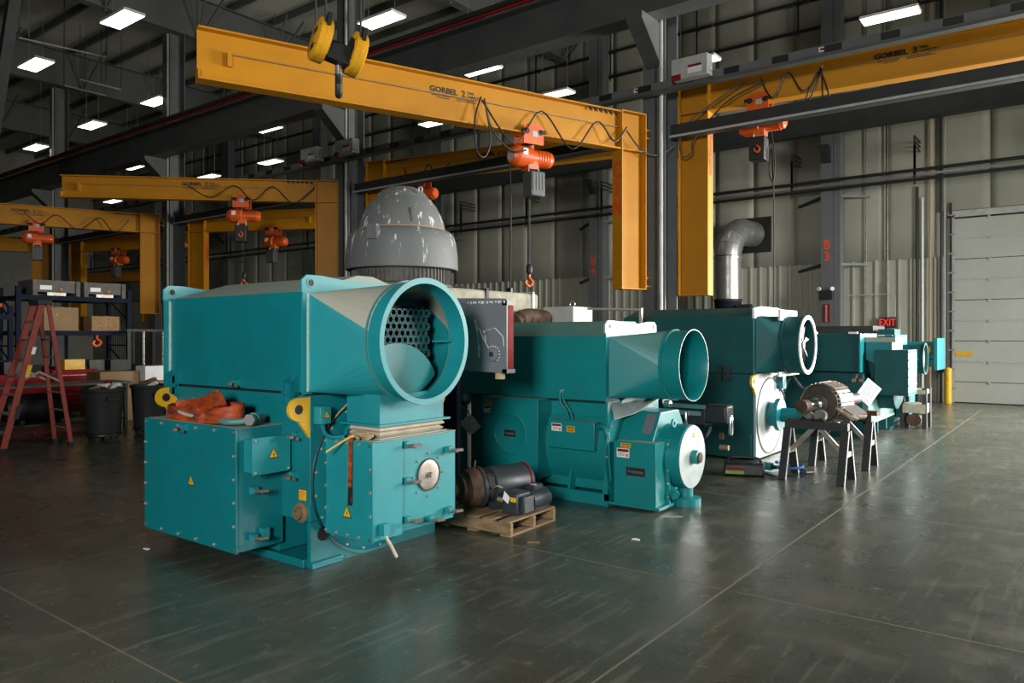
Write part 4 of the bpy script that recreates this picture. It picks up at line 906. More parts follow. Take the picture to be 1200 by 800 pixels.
MB().lathe((0, 0, .73), Zp, [(K * .775, 0), (K * .75, .1), (K * .69, .22), (K * .61, .33), (K * .52, .41), (K * .47, .44), (K * .455, .46), (K * .38, .525), (K * .25, .575), (K * .12, .595), (K * .0001, .6)], 72, cap=False).build('dome_cap', 'dome', d)
a_ = math.atan2(-7.0, 7.15) - .52; e = V(math.cos(a_), math.sin(a_), 0)
m = MB().beam(e * K * .95 + V(0, 0, .56), e * K * .95 + V(0, 0, .74), .13, .1, tuple(e)).build('lifting_pocket', 'boxgrey', d)
e2 = V(math.cos(a_ + 1.2), math.sin(a_ + 1.2), 0); c_ = e2 * K * .5 + V(0, 0, 1.22)
MB().lathe(c_ + V(0, 0, .02), e2.cross(V(0, 0, 1)), [(.045, -.008), (.045, .008), (.03, .008), (.03, -.008)], 16, closed=True).build('eye_bolt', 'lightgrey', d)
e3 = V(math.cos(a_ + .75), math.sin(a_ + .75), 0)
MB().beam(e3 * K * .76 + V(0, 0, .80), e3 * K * .70 + V(0, 0, .98), .02, .03, tuple(e3)).build('rib', 'boxgrey', d)
# control box on pedestal
c = thing('control_box', 'grey scratched control box with red edge beside the large open duct', 'control box', (-4.9, 5.98, 0))
fx0, fx1, fy = -4.62, -4.02, 5.2
MB().prism([(fx0, fy, 1.40), (fx1, fy, 1.385), (fx1, fy, 2.02), (fx1 - .02, fy, 2.04), (fx0, fy, 2.06)], (0, .012, 0)).build('front_panel', 'boxgrey', c, w=True)
MB().box(fx0, fx1 - .03, fy + .012, fy + .10, 1.40, 2.02).build('case', 'boxgrey', c, w=True)
MB().box(fx1 - .03, fx1 - .012, fy + .014, fy + .115, 1.42, 1.99).build('side_panel', 'red', c, w=True)
MB().box(fx1 - .05, fx1 + .004, fy, fy + .12, 1.98, 2.02).box(fx1 - .05, fx1 + .004, fy, fy + .12, 1.385, 1.42).build('edge_frame', 'column', c, w=True)
MB().lathe((fx1 - .15, fy, 1.55), (0, -1, 0), [(.065, 0), (.065, .02), (.045, .028)], 24).build('dial', 'boxgrey', c, w=True)
MB().box(fx1 - .17, fx1 - .13, fy - .034, fy - .028, 1.53, 1.57).build('dial_mark', 'dark', c, w=True)
m = MB(); ex, ez = fx1 + 4.56, -.04
for pts, wd in (([(-4.92, 1.9), (-4.90, 1.82), (-4.88, 1.7), (-4.87, 1.56)], .016), ([(-4.90, 1.84), (-4.86, 1.80), (-4.84, 1.76), (-4.80, 1.70), (-4.76, 1.64), (-4.74, 1.60)], .010), ([(-4.89, 1.78), (-4.88, 1.70), (-4.85, 1.62)], .006), ([(-4.81, 1.74), (-4.80, 1.80), (-4.74, 1.81), (-4.69, 1.82), (-4.64, 1.78), (-4.60, 1.74), (-4.59, 1.66)], .009), ([(-4.82, 1.80), (-4.80, 1.74), (-4.79, 1.70)], .01)):
    m.ribbon([(x + ex, fy - .002, z + ez) for x, z in pts], (wd, 0, wd * .5), .002)
for k in range(14): x = fx0 + .15 + k * .032; m.box(x, x + .008 + .01 * (k % 3), fy - .002, fy, 2.005 - .006 * (k % 2), 2.022)
for a_ in range(-2, 6): x, z = fx1 - .15 + .072 * math.cos(a_ * .4), 1.55 + .072 * math.sin(a_ * .4); m.box(x - .008, x + .008, fy - .002, fy, z - .006, z + .006)
m.build('chalk_scribble', 'chalk', c, w=True, kind='stuff')
MB().lathe((fx1 - .12, fy + .06, 1.33), Zp, [(.045, 0), (.045, .06)], 14).build('cable_gland', 'tan', c, w=True)
MB().box(-5.66, -5.27, 5.96, 6.03, 0, 1.55).build('pedestal', 'rackblue', c, w=True, bevel=.01)
MB().beam((-5.25, 6.0, 1.5), (-4.5, 5.28, 1.5), .1, .1).build('swing_arm', 'dark', c, w=True)
def tagpaper(p, rot, s, lab, right=Xp, lines=6, tie=(0, 0, .2)):
    t = thing('paper_tag', lab, 'paper tag', p, 0, 'white paper tags')
    r = V(*right); u = V(0, 0, 1); n = r.cross(u); a, b_ = r * math.cos(rot) + u * math.sin(rot), -r * math.sin(rot) + u * math.cos(rot)
    q = lambda x0, x1, z0, z1, o: [a * x + b_ * z + n * o for x, z in ((x0, z0), (x1, z0), (x1, z1), (x0, z1))]
    MB().prism(q(-s / 2, s / 2, -s * .6, s * .6, 0), n * .003).build('sheet', 'paper', t)
    m = MB()
    for k in range(lines): m.prism(q(-s * .38, s * (.36 - .3 * (k % 3 == 2)), s * (.42 - k * .14), s * (.45 - k * .14), .003), n * .001)
    m.build('printed_lines', 'ink', t, kind='stuff')
    MB().tube([tuple(u * s * .55), tuple((V(*tie) + u * s * .55) * .5 + n * .01), tie], .006, 5).build('tie', 'ink', t)
tagpaper((-5.60, 6.57, .70), R(40), .16, 'white paper tag hanging between the pedestal and the middle generator', right=(.8, .6, 0), tie=(-.12, .035, .22))
tagpaper((-2.83, 13.36, .80), R(-38), .30, 'white printed tag hanging on the dark generator behind the rotor', right=(.72, .69, 0), lines=8, tie=(-.12, .17, .30))
# sling and shackle on the cabinet
s = thing('lifting_sling', 'orange soiled webbing sling heaped on the terminal cabinet', 'sling', (-5.6, 3.3, 1.04))
Wd = (0, 0, .105)
def rib(pts, wv, name='strap', mt='sling', th=.014):
    MB().ribbon([(x, y, z) for x, y, z in pts], wv, th).build(name, mt, s, w=True)
rib([(-6.06, 3.30, 1.10), (-5.96, 3.19, 1.095), (-5.75, 3.16, 1.093), (-5.50, 3.17, 1.093), (-5.34, 3.24, 1.093)], Wd)
rib([(-6.06, 3.31, 1.105), (-5.95, 3.36, 1.12), (-5.75, 3.36, 1.14), (-5.55, 3.33, 1.17), (-5.40, 3.27, 1.20), (-5.30, 3.24, 1.22)], [(0, 0, .12), (0, -.02, .12), (0, -.05, .13), (0, -.05, .14), (0, -.04, .15), (0, -.02, .15)])
rib([(-5.9, 3.24, 1.06), (-5.7, 3.24, 1.075), (-5.5, 3.25, 1.10), (-5.38, 3.27, 1.13)], [(0, .12, .03)] * 4, 'fold', 'slingdk')
rib([(-5.36, 3.23, 1.27), (-5.28, 3.19, 1.26), (-5.23, 3.20, 1.19), (-5.27, 3.23, 1.14)], [(.0, .11, .01)] * 4, 'loop')
rib([(-5.27, 3.15, 1.12), (-5.29, 3.135, 1.09), (-5.30, 3.14, 1.05)], [(.12, .06, .0)] * 3, 'loop')
rib([(-5.40, 3.14, 1.10), (-5.25, 3.13, 1.105), (-5.10, 3.17, 1.12), (-5.05, 3.26, 1.14), (-5.12, 3.33, 1.14), (-5.3, 3.33, 1.13), (-5.42, 3.28, 1.12)], [(0, 0, .10), (0, 0, .11), (0, .02, .12), (0, .02, .12), (0, 0, .13), (0, 0, .13), (0, 0, .12)], 'loop')
rib([(-5.35, 3.22, 1.055), (-5.2, 3.22, 1.06), (-5.08, 3.26, 1.07)], [(0, .1, .0)] * 3, 'fold', 'slingdk')
rib([(-5.72, 3.145, 1.115), (-5.62, 3.142, 1.10), (-5.52, 3.15, 1.09)], [(0, 0, .02)] * 3, 'edge_binding', 'lightgrey')
k = thing('shackle', 'pale teal bow shackle lying on the cabinet beside the orange sling', 'shackle', (-5.02, 3.3, 1.045))
MB().tube([(.06, .09, .04), (-.06, .07, .03), (-.13, 0, .028), (-.17, -.07, .028), (-.13, -.13, .028), (-.03, -.14, .028), (.04, -.08, .03), (.10, -.02, .045)], .024, 10).build('bow', 'teal_dust2', k)
MB().cyl((.03, .12, .05), (.13, -.05, .05), .022, n=12).build('pin', 'steel', k); MB().lathe((.13, -.05, .05), (.1, -.17, 0), [(.045, 0), (.045, .04)], 6).build('nut', 'galv', k); MB().pipe((.08, .02, .05), (.105, -.02, .05), .045, .022, 14).build('eye', 'teal_dust2', k)
# padlock tag, rag strips on fan box
t = thing('cable_tag', 'small cream tag on the cabinet behind the sling by the yellow ear', 'tag', (-6.12, 3.47, 1.04))
MB().box(-.045, .045, -.006, .006, 0, .06).build('tag_plate', 'paper', t); MB().tube([(0, 0, .06), (.01, .02, .1), (0, .025, .14)], .006, 5).build('wire', 'steel', t)
r_ = thing('hanging_strip', 'rust red and black strip hanging over the front of the fan box', 'strap', (-4.22, 3.61, .95))
MB().ribbon([(0, .06, .02), (0, .012, .012), (0, .005, -.05), (.0, .0, -.3), (.005, -.004, -.44)], (.035, 0, 0), .006).build('webbing', 'sling', r_)
MB().ribbon([(.005, -.006, -.33), (.006, -.009, -.4), (.004, -.01, -.46)], (.032, 0, 0), .004).build('burnt_end', 'ink', r_)
r_ = thing('bent_strip', 'thin yellow bent strip sticking out over the fan box top', 'strip', (-4.24, 3.66, .965))
MB().ribbon([(.06, .06, .01), (0, 0, .015), (-.05, -.08, -.03), (-.10, -.17, -.09)], (.0, .008, .018), .005).build('strip', 'yellow', r_)
r_ = thing('rope_tail', 'frayed white rope tail hanging from the fan box lower corner', 'rope', (-4.0, 3.72, .32))
MB().tube([(.02, 0, 0), (.045, .0, -.05), (.06, .03, -.11), (.08, .05, -.17), (.085, .06, -.19)], .012, 6).build('rope', 'bellow', r_); MB().box(-.0, .05, -.03, .03, -.03, .05).build('cleat', 'teal_b', r_)
g_ = thing('work_glove', 'soiled tan leather glove lying on the fan box by the bellows', 'glove', (-4.2, 3.68, .958))
MB().lathe((-.06, .0, .025), (1, .15, 0), [(.012, 0), (.032, .03), (.034, .09), (.028, .13)], 10).build('palm', 'tan', g_)
for k in range(4): MB().tube([(.06, -.03 + k * .018, .03), (.10, -.034 + k * .02, .035), (.14 - .01 * k, -.036 + k * .022, .02)], .011, 7).build('finger', 'tan', g_)
MB().tube([(.0, -.03, .03), (.04, -.06, .03), (.07, -.07, .02)], .011, 7).build('thumb', 'tan', g_)
# pallet with motors
p = thing('wooden_pallet', 'worn wooden pallet carrying two dark motors on the floor', 'pallet', (-4.43, 5.42, 0), R(2))
for y in (-.35, 0, .33): MB().box(-.55, .54, y - .02, y + .02, .018, .115).build('stringer', 'wood', p, bevel=.003)
for x in (-.5, -.2, .12, .48): MB().box(x - .05, x + .05, -.37, .36, 0, .018).build('bottom_board', 'wood', p)
for i, x in enumerate((-.48, -.33, -.18, -.03, .12, .29, .475)): MB().box(x - .055, x + .055, -.37, .36 - .02 * (i % 3), .115, .133).build('deck_board', 'wood', p, bevel=.002)
t = thing('electric_motor', 'large dark electric motor with a rusty stepped pulley lying on the pallet', 'motor', (-4.47, 5.17, .33), R(0))
A_ = V(.27, .6, .02).normalized()
MB().lathe(A_ * .0, A_, [(.06, -.13), (.085, -.13), (.09, -.06), (.13, -.06), (.14, .0), (.165, .0), (.175, .06), (.18, .10), (.17, .12)], 40).build('stepped_pulley', 'rust', t)
MB().lathe(A_ * -.135, A_, [(.05, -.012), (.055, .02)], 20).build('shaft_end', 'rust', t)
MB().lathe(A_ * .12, A_, [(.185, 0), (.185, .03), (.15, .04), (.15, .12), (.17, .13), (.172, .5), (.15, .53), (.03, .535)], 40).build('motor_body', 'motor', t)
sd_ = A_.cross(V(0, 0, 1)).normalized()
for a_ in (20, 75, 130): 
    n_ = sd_ * math.cos(R(a_)) + V(0, 0, 1) * math.sin(R(a_)); MB().beam(A_ * .17 + n_ * .135, A_ * .24 + n_ * .135, .10, .035, tuple(n_)).build('vent_opening', 'ink', t)
MB().pipe(A_ * .6, A_ * .61, .178, .17, 40).build('red_seal', 'red', t)
for s_ in (-1, 1): MB().beam(A_ * .2 + sd_ * (.1 * s_) + V(0, 0, -.16), A_ * .55 + sd_ * (.1 * s_) + V(0, 0, -.16), .06, .07).build('foot', 'motor', t)
MB().tube([A_ * .1 + sd_ * -.02 + V(0, 0, .17), A_ * .1 + sd_ * .0 + V(0, 0, .24)], .008, 5).build('grease_pipe', 'brass', t)
MB().tube([A_ * .2 + sd_ * .16 + V(0, 0, .0), A_ * .22 + sd_ * .2 + V(0, 0, .03), A_ * .28 + sd_ * .19 + V(0, 0, .0)], .008, 5).build('brass_fitting', 'brass', t)
t = thing('gear_motor', 'small black gear motor with a cream tag on the pallet corner', 'motor', (-3.99, 5.36, .133), R(0))
MB().box(-.13, .05, -.1, .1, .0, .2).build('gearbox', 'motor', t, bevel=.02)
MB().box(.05, .10, -.075, .075, .02, .17).build('adapter', 'motor', t, bevel=.01)
mo = MB().lathe((.0, .11, .10), (.05, 1, 0), [(.09, 0), (.09, .24), (.08, .26), (.03, .265)], 24).build('motor_body', 'motor', t)
m = MB()
for k in range(16): a_ = k * math.pi / 8; dv = V(.05, 1, 0).normalized(); n_ = dv.cross(V(0, 0, 1)).normalized() * math.cos(a_) + V(0, 0, 1) * math.sin(a_); m.beam(V(.0, .11, .1) + dv * .03 + n_ * .093, V(.0, .11, .1) + dv * .23 + n_ * .093, .006, .016, tuple(n_))
m.build('cooling_fins', 'motor', mo, kind='stuff')
MB().box(-.05, .05, .15, .28, .185, .235).build('terminal_box', 'motor', t, bevel=.008)
MB().box(-.03, .03, -.106, -.10, .12, .16).build('yellow_label', 'yellow', t); MB().prism([(-.11, -.112, .14), (-.05, -.112, .10), (-.03, -.112, .16), (-.09, -.112, .21)], (0, -.003, 0)).build('paper_tag', 'paper', t)
MB().cyl((-.13, -.02, .1), (-.22, -.04, .11), .025, n=12).build('output_shaft', 'brass', t)
MB().box(.0, .04, .15, .2, .235, .24).build('motor_label', 'lightgrey', t)
t = MB().box(-.05, .05, -.012, .012, 0, .008).build('wood_splinter', 'wood'); t.location = onZ(625, 636, 0.0); t.rotation_euler.z = .5; tag(t, 'pale wood splinter on the floor in front of the pallet', 'splinter')
t = MB().box(-.10, .10, -.006, .006, 0, .006).build('plastic_strip', 'lightgrey'); t.location = onZ(788, 605.5, 0.0); t.rotation_euler.z = .72; tag(t, 'thin bluish strip on the floor before the round pedestal', 'strip')
t = MB().prism([(-.03, -.02, 0), (.04, -.012, 0), (.03, .015, 0), (-.02, .02, 0)], (0, 0, .006)).build('paper_scrap', 'paper'); t.location = onZ(745, 632, 0.0); tag(t, 'small pale scrap on the floor right of the pallet', 'scrap')
t = MB().prism([(-.03, -.015, 0), (.035, -.012, 0), (.03, .012, 0), (-.02, .012, 0)], (0, 0, .006)).build('paper_scrap', 'paper'); t.location = onZ(172, 643, 0.0); tag(t, 'small white scrap on the floor left under the big cabinet', 'scrap')
# sensor cluster behind generator 2
t = thing('valve_cluster', 'black and silver valve cluster behind the small open duct', 'valve cluster', (-3.70, 8.3, .63))
MB().box(-.35, .25, -.12, .12, .05, .28).build('valve_body', 'black', t, bevel=.02)
MB().box(-.5, -.3, -.1, .1, .18, .34).build('head_block', 'black', t, bevel=.015)
MB().box(.22, .50, -.12, .1, .08, .30).build('actuator', 'black', t, bevel=.03)
for x, z in ((.03, .0), (.56, -.02)): MB().lathe((x, -.16, z), Zp, [(.022, 0), (.026, .02), (.026, .2), (.018, .22)], 12).build('silver_cylinder', 'chrome', t)
MB().box(-.2, .25, -.135, -.12, .25, .29).box(-.1, .2, -.14, -.12, .17, .22).build('bracket_plate', 'galv', t)
MB().cyl((-.25, -.13, .28), (-.18, -.13, .28), .05, n=14).build('port_cap', 'chrome', t)
MB().tube([(.3, -.1, .05), (.25, -.15, -.08), (.1, -.12, -.14)], .02, 8).build('hose', 'black', t)
MB().box(.38, .43, -.05, -.03, -.09, -.02).build('orange_tag', 'rust', t); MB().cyl((.42, -.12, -.17), (.52, -.12, -.17), .03, n=10).build('brass_plug', 'brass', t)
MB().beam((-.2, 0, .1), (-.14, -.56, .1), .08, .08).build('support_arm', 'black', t)
# rotor on two steel saw horses
def sawhorse(y, lab):
    t = thing('saw_horse', lab, 'saw horse', (-2.56, y, 0), 0, 'steel saw horses under the rotor')
    MB().box(-.36, .36, -.05, .05, .60, .69).build('top_rail', 'dark', t)
    MB().box(-.34, -.05, -.045, .045, .69, .705).build('rust_patch', 'rust', t)
    for x in (-.33, .33):
        for s_ in (-1, 1):
            l_ = MB().beam((x, s_ * .26, 0), (x, s_ * .04, .60), .034, .085, (1, 0, 0)).build('leg', 'dark', t)
            MB().beam((x + .045, s_ * .26, 0), (x + .045, s_ * .04, .60), .034, .006, (1, 0, 0)).build('lit_leg_edge', 'lightgrey', l_)  # pale strip paints grazing light along the dark steel edge
        MB().box(x - .03, x + .035, -.14, .14, .30, .36).build('cross_bar', 'lightgrey', t)
    for s_ in (-1, 1): MB().beam((s_ * .31, 0, .32), (s_ * .03, 0, .62), .05, .05).build('brace', 'steel', t)
sawhorse(9.38, 'steel saw horse nearest the camera under the shaft end of the rotor')
sawhorse(10.6, 'steel saw horse at the back under the rotor coil end')
t = thing('rotor', 'rusty rotor with bright shaft journal and coil pole resting on two saw horses', 'rotor', (-2.56, 9.38, .69), R(-8))
def roll(x, y): MB().cyl((x, y - .03, .075), (x, y + .03, .075), .07, n=20).build('support_roller', 'steel', t)
MB().prism([(-.2, -.04, 0), (.12, -.04, 0), (.07, -.04, .05), (.0, -.04, .03), (-.1, -.04, .03), (-.16, -.04, .06)], (0, .08, 0)).build('roller_cradle', 'black', t)
roll(-.12, .0); roll(.05, .0)
MB().lathe((-.04, -.34, .20), Yp, [(.055, 0), (.075, .01), (.075, .14)], 24).build('rusty_shaft_end', 'rust', t)
MB().lathe((-.04, -.2, .20), Yp, [(.07, 0), (.07, .25), (.085, .25), (.085, .3)], 28).build('shaft_journal', 'chrome', t)
MB().lathe((-.04, .10, .20), Yp, [(.09, 0), (.12, .02), (.12, .06), (.22, .07), (.235, .12), (.235, .4), (.2, .42), (.07, .44), (.07, 1.25)], 44).build('rotor_core', 'rotor', t)
m = MB()
for k in range(30):
    a_ = k * 2 * math.pi / 30; n_ = V(math.cos(a_), 0, math.sin(a_)); jit = random.uniform(-.01, .015)
    pc_ = MB().beam(V(-.04, .20 + jit, .20) + n_ * .245, V(-.04, .56 + jit * 2, .20) + n_ * .255, .038, .022, tuple(n_)); pc_.build('winding_bar', 'strip', t)
co_ = MB()
for k in range(11):
    y = .20 + k * .036; co_.beam((.15, y, .17), (.33 + .012 * (k % 3), y + .07, .03 + .01 * (k % 2)), .024, .12, (0, 1, 0))
cp = MB().prism([(.10, .24, .02), (.27, .28, -.0), (.32, .28, .08), (.16, .24, .2), (.08, .24, .18)], (.02, .40, 0)).build('coil_pole', 'rotor', t); co_.build('coil_turns', 'strip', cp, kind='stuff')
MB().box(-.05, .28, 1.16, 1.28, .0, .06).build('rear_cradle', 'rust', t)
# floor clutter by generator 3
t = thing('tool_charger', 'black battery charger with lime panel on the floor by the light-whitened end plate', 'charger', onZ(872, 556, 0), R(20))
MB().box(-.24, .24, -.15, .15, 0, .16).build('case', 'black', t, bevel=.03); MB().box(-.22, .0, -.156, -.15, .03, .07).build('lime_panel', 'lime', t); MB().box(-.22, .0, -.156, -.15, .09, .11).build('red_mark', 'red', t)
MB().tube([(-.2, 0, .15), (-.15, 0, .21), (.15, 0, .21), (.2, 0, .15)], .015, 8).build('handle', 'black', t)
MB().tube([(.24, -.05, .04), (.35, -.12, .02), (.45, .0, .015), (.55, .05, .015)], .012, 6).build('lead', 'black', t)
t = thing('drill', 'teal cordless tool lying on the floor behind the black charger', 'tool', onZ(897, 551, 0), R(-20))
MB().cyl((-.12, 0, .06), (.1, 0, .06), .05, n=14).build('motor_case', 'teal_b', t); MB().box(-.12, -.05, -.12, 0, .02, .09).build('grip', 'teal_b', t, bevel=.01); MB().cyl((.1, 0, .06), (.17, 0, .06), .03, .02, 12).build('chuck', 'black', t)
t = thing('blue_hose', 'blue coiled hose on the floor under the near saw horse', 'hose', onZ(924, 553, 0), 0)
MB().tube([(.22 * math.cos(a_) * (1 - .02 * i), .14 * math.sin(a_), .02 + .006 * i) for i, a_ in enumerate([k * .6 for k in range(18)])], .017, 7).build('coil', 'blue', t)
MB().cyl((.22, 0, .02), (.30, .03, .03), .022, n=10).build('coupling', 'steel', t)
# white crates and cover behind generator 2
t = thing('storage_crate', 'white topped grey crate behind the middle generator', 'crate', (-5.4, 9.2, 0)); a_ = onY(672, 370, 9.0)
MB().box(-6.3, -5.79, 9.02, 9.53, 0, 2.14).build('crate_body', 'lightgrey', t, w=True, bevel=.01)
MB().box(-5.79, -5.775, 9.02, 9.53, .1, 2.13).build('end_panel', 'white', t, w=True)
MB().pipe((-5.95, 9.25, 2.18), (-5.95, 9.27, 2.18), .05, .035, 16).build('lifting_eye', 'steel', t, w=True)
t = MB().cyl((-5.72, 9.3, 2.11), (-5.15, 9.86, 2.10), .018, n=8).box(-5.17, -5.13, 9.84, 9.88, 0, 2.12).build('steel_rail', 'galv'); tag(t, 'thin bright steel rail behind the middle generator top', 'rail')
# galvanised exhaust elbow
t = thing('exhaust_duct', 'galvanised exhaust duct with an elbow going into the back wall', 'duct', (-8.3, 21.3, 0))
MB().cyl((0, 0, 0), (0, 0, 2.75), .385, n=28).build('black_base', 'rackblue', t)
MB().cyl((0, 0, 2.75), (0, 0, 4.0), .385, n=28).build('spiral_pipe', 'galv', t)
for z in (2.75, 3.98): MB().pipe((0, 0, z), (0, 0, z + .06), .41, .385, 28).build('band', 'galv' if z > 3 else 'dark', t)
prev = None
for k in range(4):
    a0, a1 = R(90) * k / 4, R(90) * (k + 1) / 4; rr = .75; cc = V(.18, .66, 4.05)
    f = lambda a: cc + V(-.18 * math.cos(a), -.66 * math.cos(a), rr * math.sin(a))
    MB().tube([f(a0 + (a1 - a0) * j_ / 3) for j_ in range(4)], .385, 28, False).build('elbow_segment', 'galv', t); MB().lathe(f(a1), f(a1) - f(a1 - .02), [(.385, -.02), (.402, -.015), (.402, .015), (.385, .02)], 28).build('seam_band', 'galv', t)
MB().cyl(f(R(90)), (.32, 1.2, 4.8), .385, n=28).build('wall_stub', 'galv', t); MB().box(-.25, .85, 1.18, 1.26, 4.25, 5.3).build('wall_collar', 'ink', t)
MB().box(.35, .7, -.3, .0, 2.1, 2.45).cyl((.45, -.3, 2.5), (.8, -.3, 2.5), .14, n=14).build('blower_motor', 'black', t)
# exit sign, extinguisher sign, emergency lamp, bollard
t = thing('exit_sign', 'red EXIT sign on the ribbed back wall', 'exit sign', onY(1040, 378, YW - .19))
MB().box(-.21, .21, -.03, .05, -.15, .15).build('case', 'dark', t); text('EXIT', (0, -.031, 0), Xp, Zp, .27, 'exitr', t, sx=.75)
MB().cyl((0, .02, .15), (0, .02, 1.1), .012, n=6).build('conduit', 'lightgrey', t)
xb = XB3; yb = YW - .81
t = thing('extinguisher_sign', 'red vertical extinguisher sign on the B3 column', 'sign', (xb, yb - .01, 1.7 + 27 / F * 22.3))
MB().box(-.085, .085, -.012, 0, -.27, .23).build('sign_board', 'red', t); 
for j, ch in enumerate('FIRE'): pass
text('EXTINGUISHER', (0, -.013, -.02), (0, 0, 1), (-1, 0, 0), .075, 'white', t, sx=.9)
t = thing('emergency_light', 'black twin head emergency light on the B3 column', 'emergency light', (xb, yb - .012, 1.7 + 46 / F * 22.3))
MB().box(-.18, .18, -.12, 0, -.12, .12).build('battery_box', 'black', t, bevel=.01)
for s_ in (-1, 1): MB().lathe((s_ * .17, -.09, .17), (s_ * .4, -1, -.2), [(.03, -.05), (.055, .0), (.055, .04)], 14).build('lamp_head', 'white', t)
MB().tube([(.42, .5, 0), (.6, .55, 0), (1.55, .6, 0), (1.6, .62, -.05), (1.6, .62, -.7)], .012, 6, False).build('conduit', 'lightgrey', t)
pb = onY(1111, 471, YW - .35)
t = thing('bollard', 'yellow bollard at the left edge of the big pale door', 'bollard', (pb.x, pb.y, 0)); MB().cyl((0, 0, 0), (0, 0, .88), .085, n=18).build('post', 'yellow', t); MB().lathe((0, 0, .88), Zp, [(.085, 0), (.06, .03), (.01, .045)], 18).build('domed_cap', 'yellow', t)
t = thing('wall_switch', 'small black switch box on the ribbed wall by the yellow bollard', 'switch', onY(1103, 430, YW - .08)); MB().box(-.07, .07, -.08, .06, -.13, .13).build('case', 'black', t); MB().box(-.02, .02, -.095, -.08, -.03, .03).build('push_button', 'red', t)
# ------------------------------------------------------------------ dark left side: ladder, bins, racks, bench
t = thing('step_ladder', 'tall brick red fibreglass step ladder at the far left', 'ladder', (-12.95, 4.72, 0))
for s_ in (-1, 1):
    MB().beam((s_ * .30, -.46, .02), (s_ * .15, .12, 2.22), .03, .085, (0, 1, 0)).build('front_rail', 'fibre', t)
    MB().beam((s_ * .30, .48, .02), (s_ * .17, .2, 2.22), .025, .06, (0, 1, 0)).build('rear_rail', 'fibre', t)
    MB().box(s_ * .30 - .03, s_ * .30 + .03, -.51, -.41, 0, .06).build('rubber_foot', 'black', t); MB().box(s_ * .30 - .03, s_ * .30 + .03, .44, .52, 0, .06).build('rubber_foot', 'black', t)
    MB().beam((s_ * .23, -.18, 1.05), (s_ * .235, .05, 1.17), .012, .03).beam((s_ * .235, .05, 1.17), (s_ * .24, .33, 1.02), .012, .03).build('spreader', 'galv', t)
for k in range(1, 8):
    f_ = k / 8; wd = .30 - .15 * f_; y = -.46 + .58 * f_
    MB().box(-wd, wd, y - .05, y + .04, 2.22 * f_ - .015, 2.22 * f_ + .01).build('step', 'galv', t)
    if k < 7: MB().cyl((-.30 + .13 * f_, .48 - .28 * f_, 2.22 * f_), (.30 - .13 * f_, .48 - .28 * f_, 2.22 * f_), .014, n=8).build('rear_bar', 'galv', t)
MB().box(-.19, .19, .05, .26, 2.2, 2.28).build('top_cap', 'dark', t, bevel=.015)
MB().prism([(.272, -.31, .48), (.262, -.26, .68), (.262, -.20, .68), (.272, -.25, .48)], (.02, 0, 0)).build('black_label', 'ink', t)
MB().prism([(.225, -.15, 1.1), (.212, -.10, 1.28), (.212, -.04, 1.28), (.225, -.09, 1.1)], (.022, 0, 0)).build('yellow_label', 'yellow', t)
MB().prism([(.21, -.06, 1.44), (.203, -.03, 1.55), (.203, .02, 1.55), (.21, -.01, 1.44)], (.022, 0, 0)).build('white_label', 'paper', t)
def bin_(x, y, lab, seed):
    t = thing('waste_bin', lab, 'bin', (x, y, 0), 0, 'grey waste bins on dollies'); rnd = random.Random(seed)
    MB().lathe((0, 0, .12), Zp, [(.24, 0), (.255, .01), (.30, .68), (.325, .69), (.325, .74), (.305, .74), (.29, .66), (.24, .02)], 36, closed=True).build('tub', 'bin', t)
    MB().lathe((0, 0, .13), Zp, [(.24, 0), (.285, .52)], 24).build('rubbish_bag', 'black', t)
    for s_ in (-1, 1): MB().box(s_ * .3 - .06, s_ * .3 + .06, -.1, .1, .66, .72).build('handle', 'bin', t)
    dl = MB().lathe((0, 0, .08), Zp, [(.27, 0), (.27, .04)], 24).build('dolly', 'black', t)
    for k in range(5): a = k * 1.257 + .3; MB().cyl((.2 * math.cos(a) - .02, .2 * math.sin(a), .04), (.2 * math.cos(a) + .02, .2 * math.sin(a), .04), .04, n=12).build('caster', 'black', dl)
    for k in range(7):
        a = rnd.uniform(0, 6.28); r = rnd.uniform(0, .18); q_ = V(r * math.cos(a), r * math.sin(a), .87)
        mt_ = rnd.choice(['paper', 'card', 'paper', 'red', 'wood', 'lightgrey'])
        o = MB().beam(q_ + V(-.09, -.02, rnd.uniform(-.05, .03)), q_ + V(.09, .05, rnd.uniform(.0, .10)), rnd.uniform(.05, .12), rnd.uniform(.02, .07)).build('crumpled_rubbish', mt_, t, bevel=.01)
bin_(-12.95, 5.83, 'grey waste bin on a dolly, left of two, with wood scraps on top', 1); bin_(-13.25, 6.75, 'grey waste bin on a dolly, right of two, with paper heaped on top', 2)
# pallet racks along y, front face at x = -19
def rack(x, y0, y1, levels, top, lab):
    t = thing('pallet_rack', lab, 'pallet rack', (x, (y0 + y1) / 2, 0), 0, 'dark blue pallet racks'); h = (y1 - y0) / 2
    for xx in (0, -1.05):
        for y in (-h, h):
            MB().box(xx - .045, xx + .045, y - .05, y + .05, 0, top).build('upright', 'rackblue', t)
    for y in (-h, h):
        m = MB()
        for k in range(4): m.beam((0, y, .3 + k * .6), (-1.05, y, .3 + k * .6 + (.55 if k % 2 else .0)), .03, .03)
        m.build('upright_lacing', 'rackblue', t, kind='stuff')
    for z in levels:
        for xx in (.03, -1.08): MB().box(xx - .025, xx + .025, -h, h, z - .11, z).build('shelf_beam', 'rackblue', t)
        for k in range(5):
            y = -h + .1 + k * (2 * h - .2) / 5; MB().box(-1.05, .0, y, y + (2 * h - .2) / 5 - .02, z - .03, z - .005).build('shelf_deck', 'dark', t)
    return t
rack(-19, 6.7, 9.15, (1.85, 2.66), 2.85, 'dark blue pallet rack behind the ladder holding two grey containers')
rack(-19, 4.1, 6.55, (1.2, 2.2), 2.4, 'dark blue pallet rack at the left edge holding the green motor')
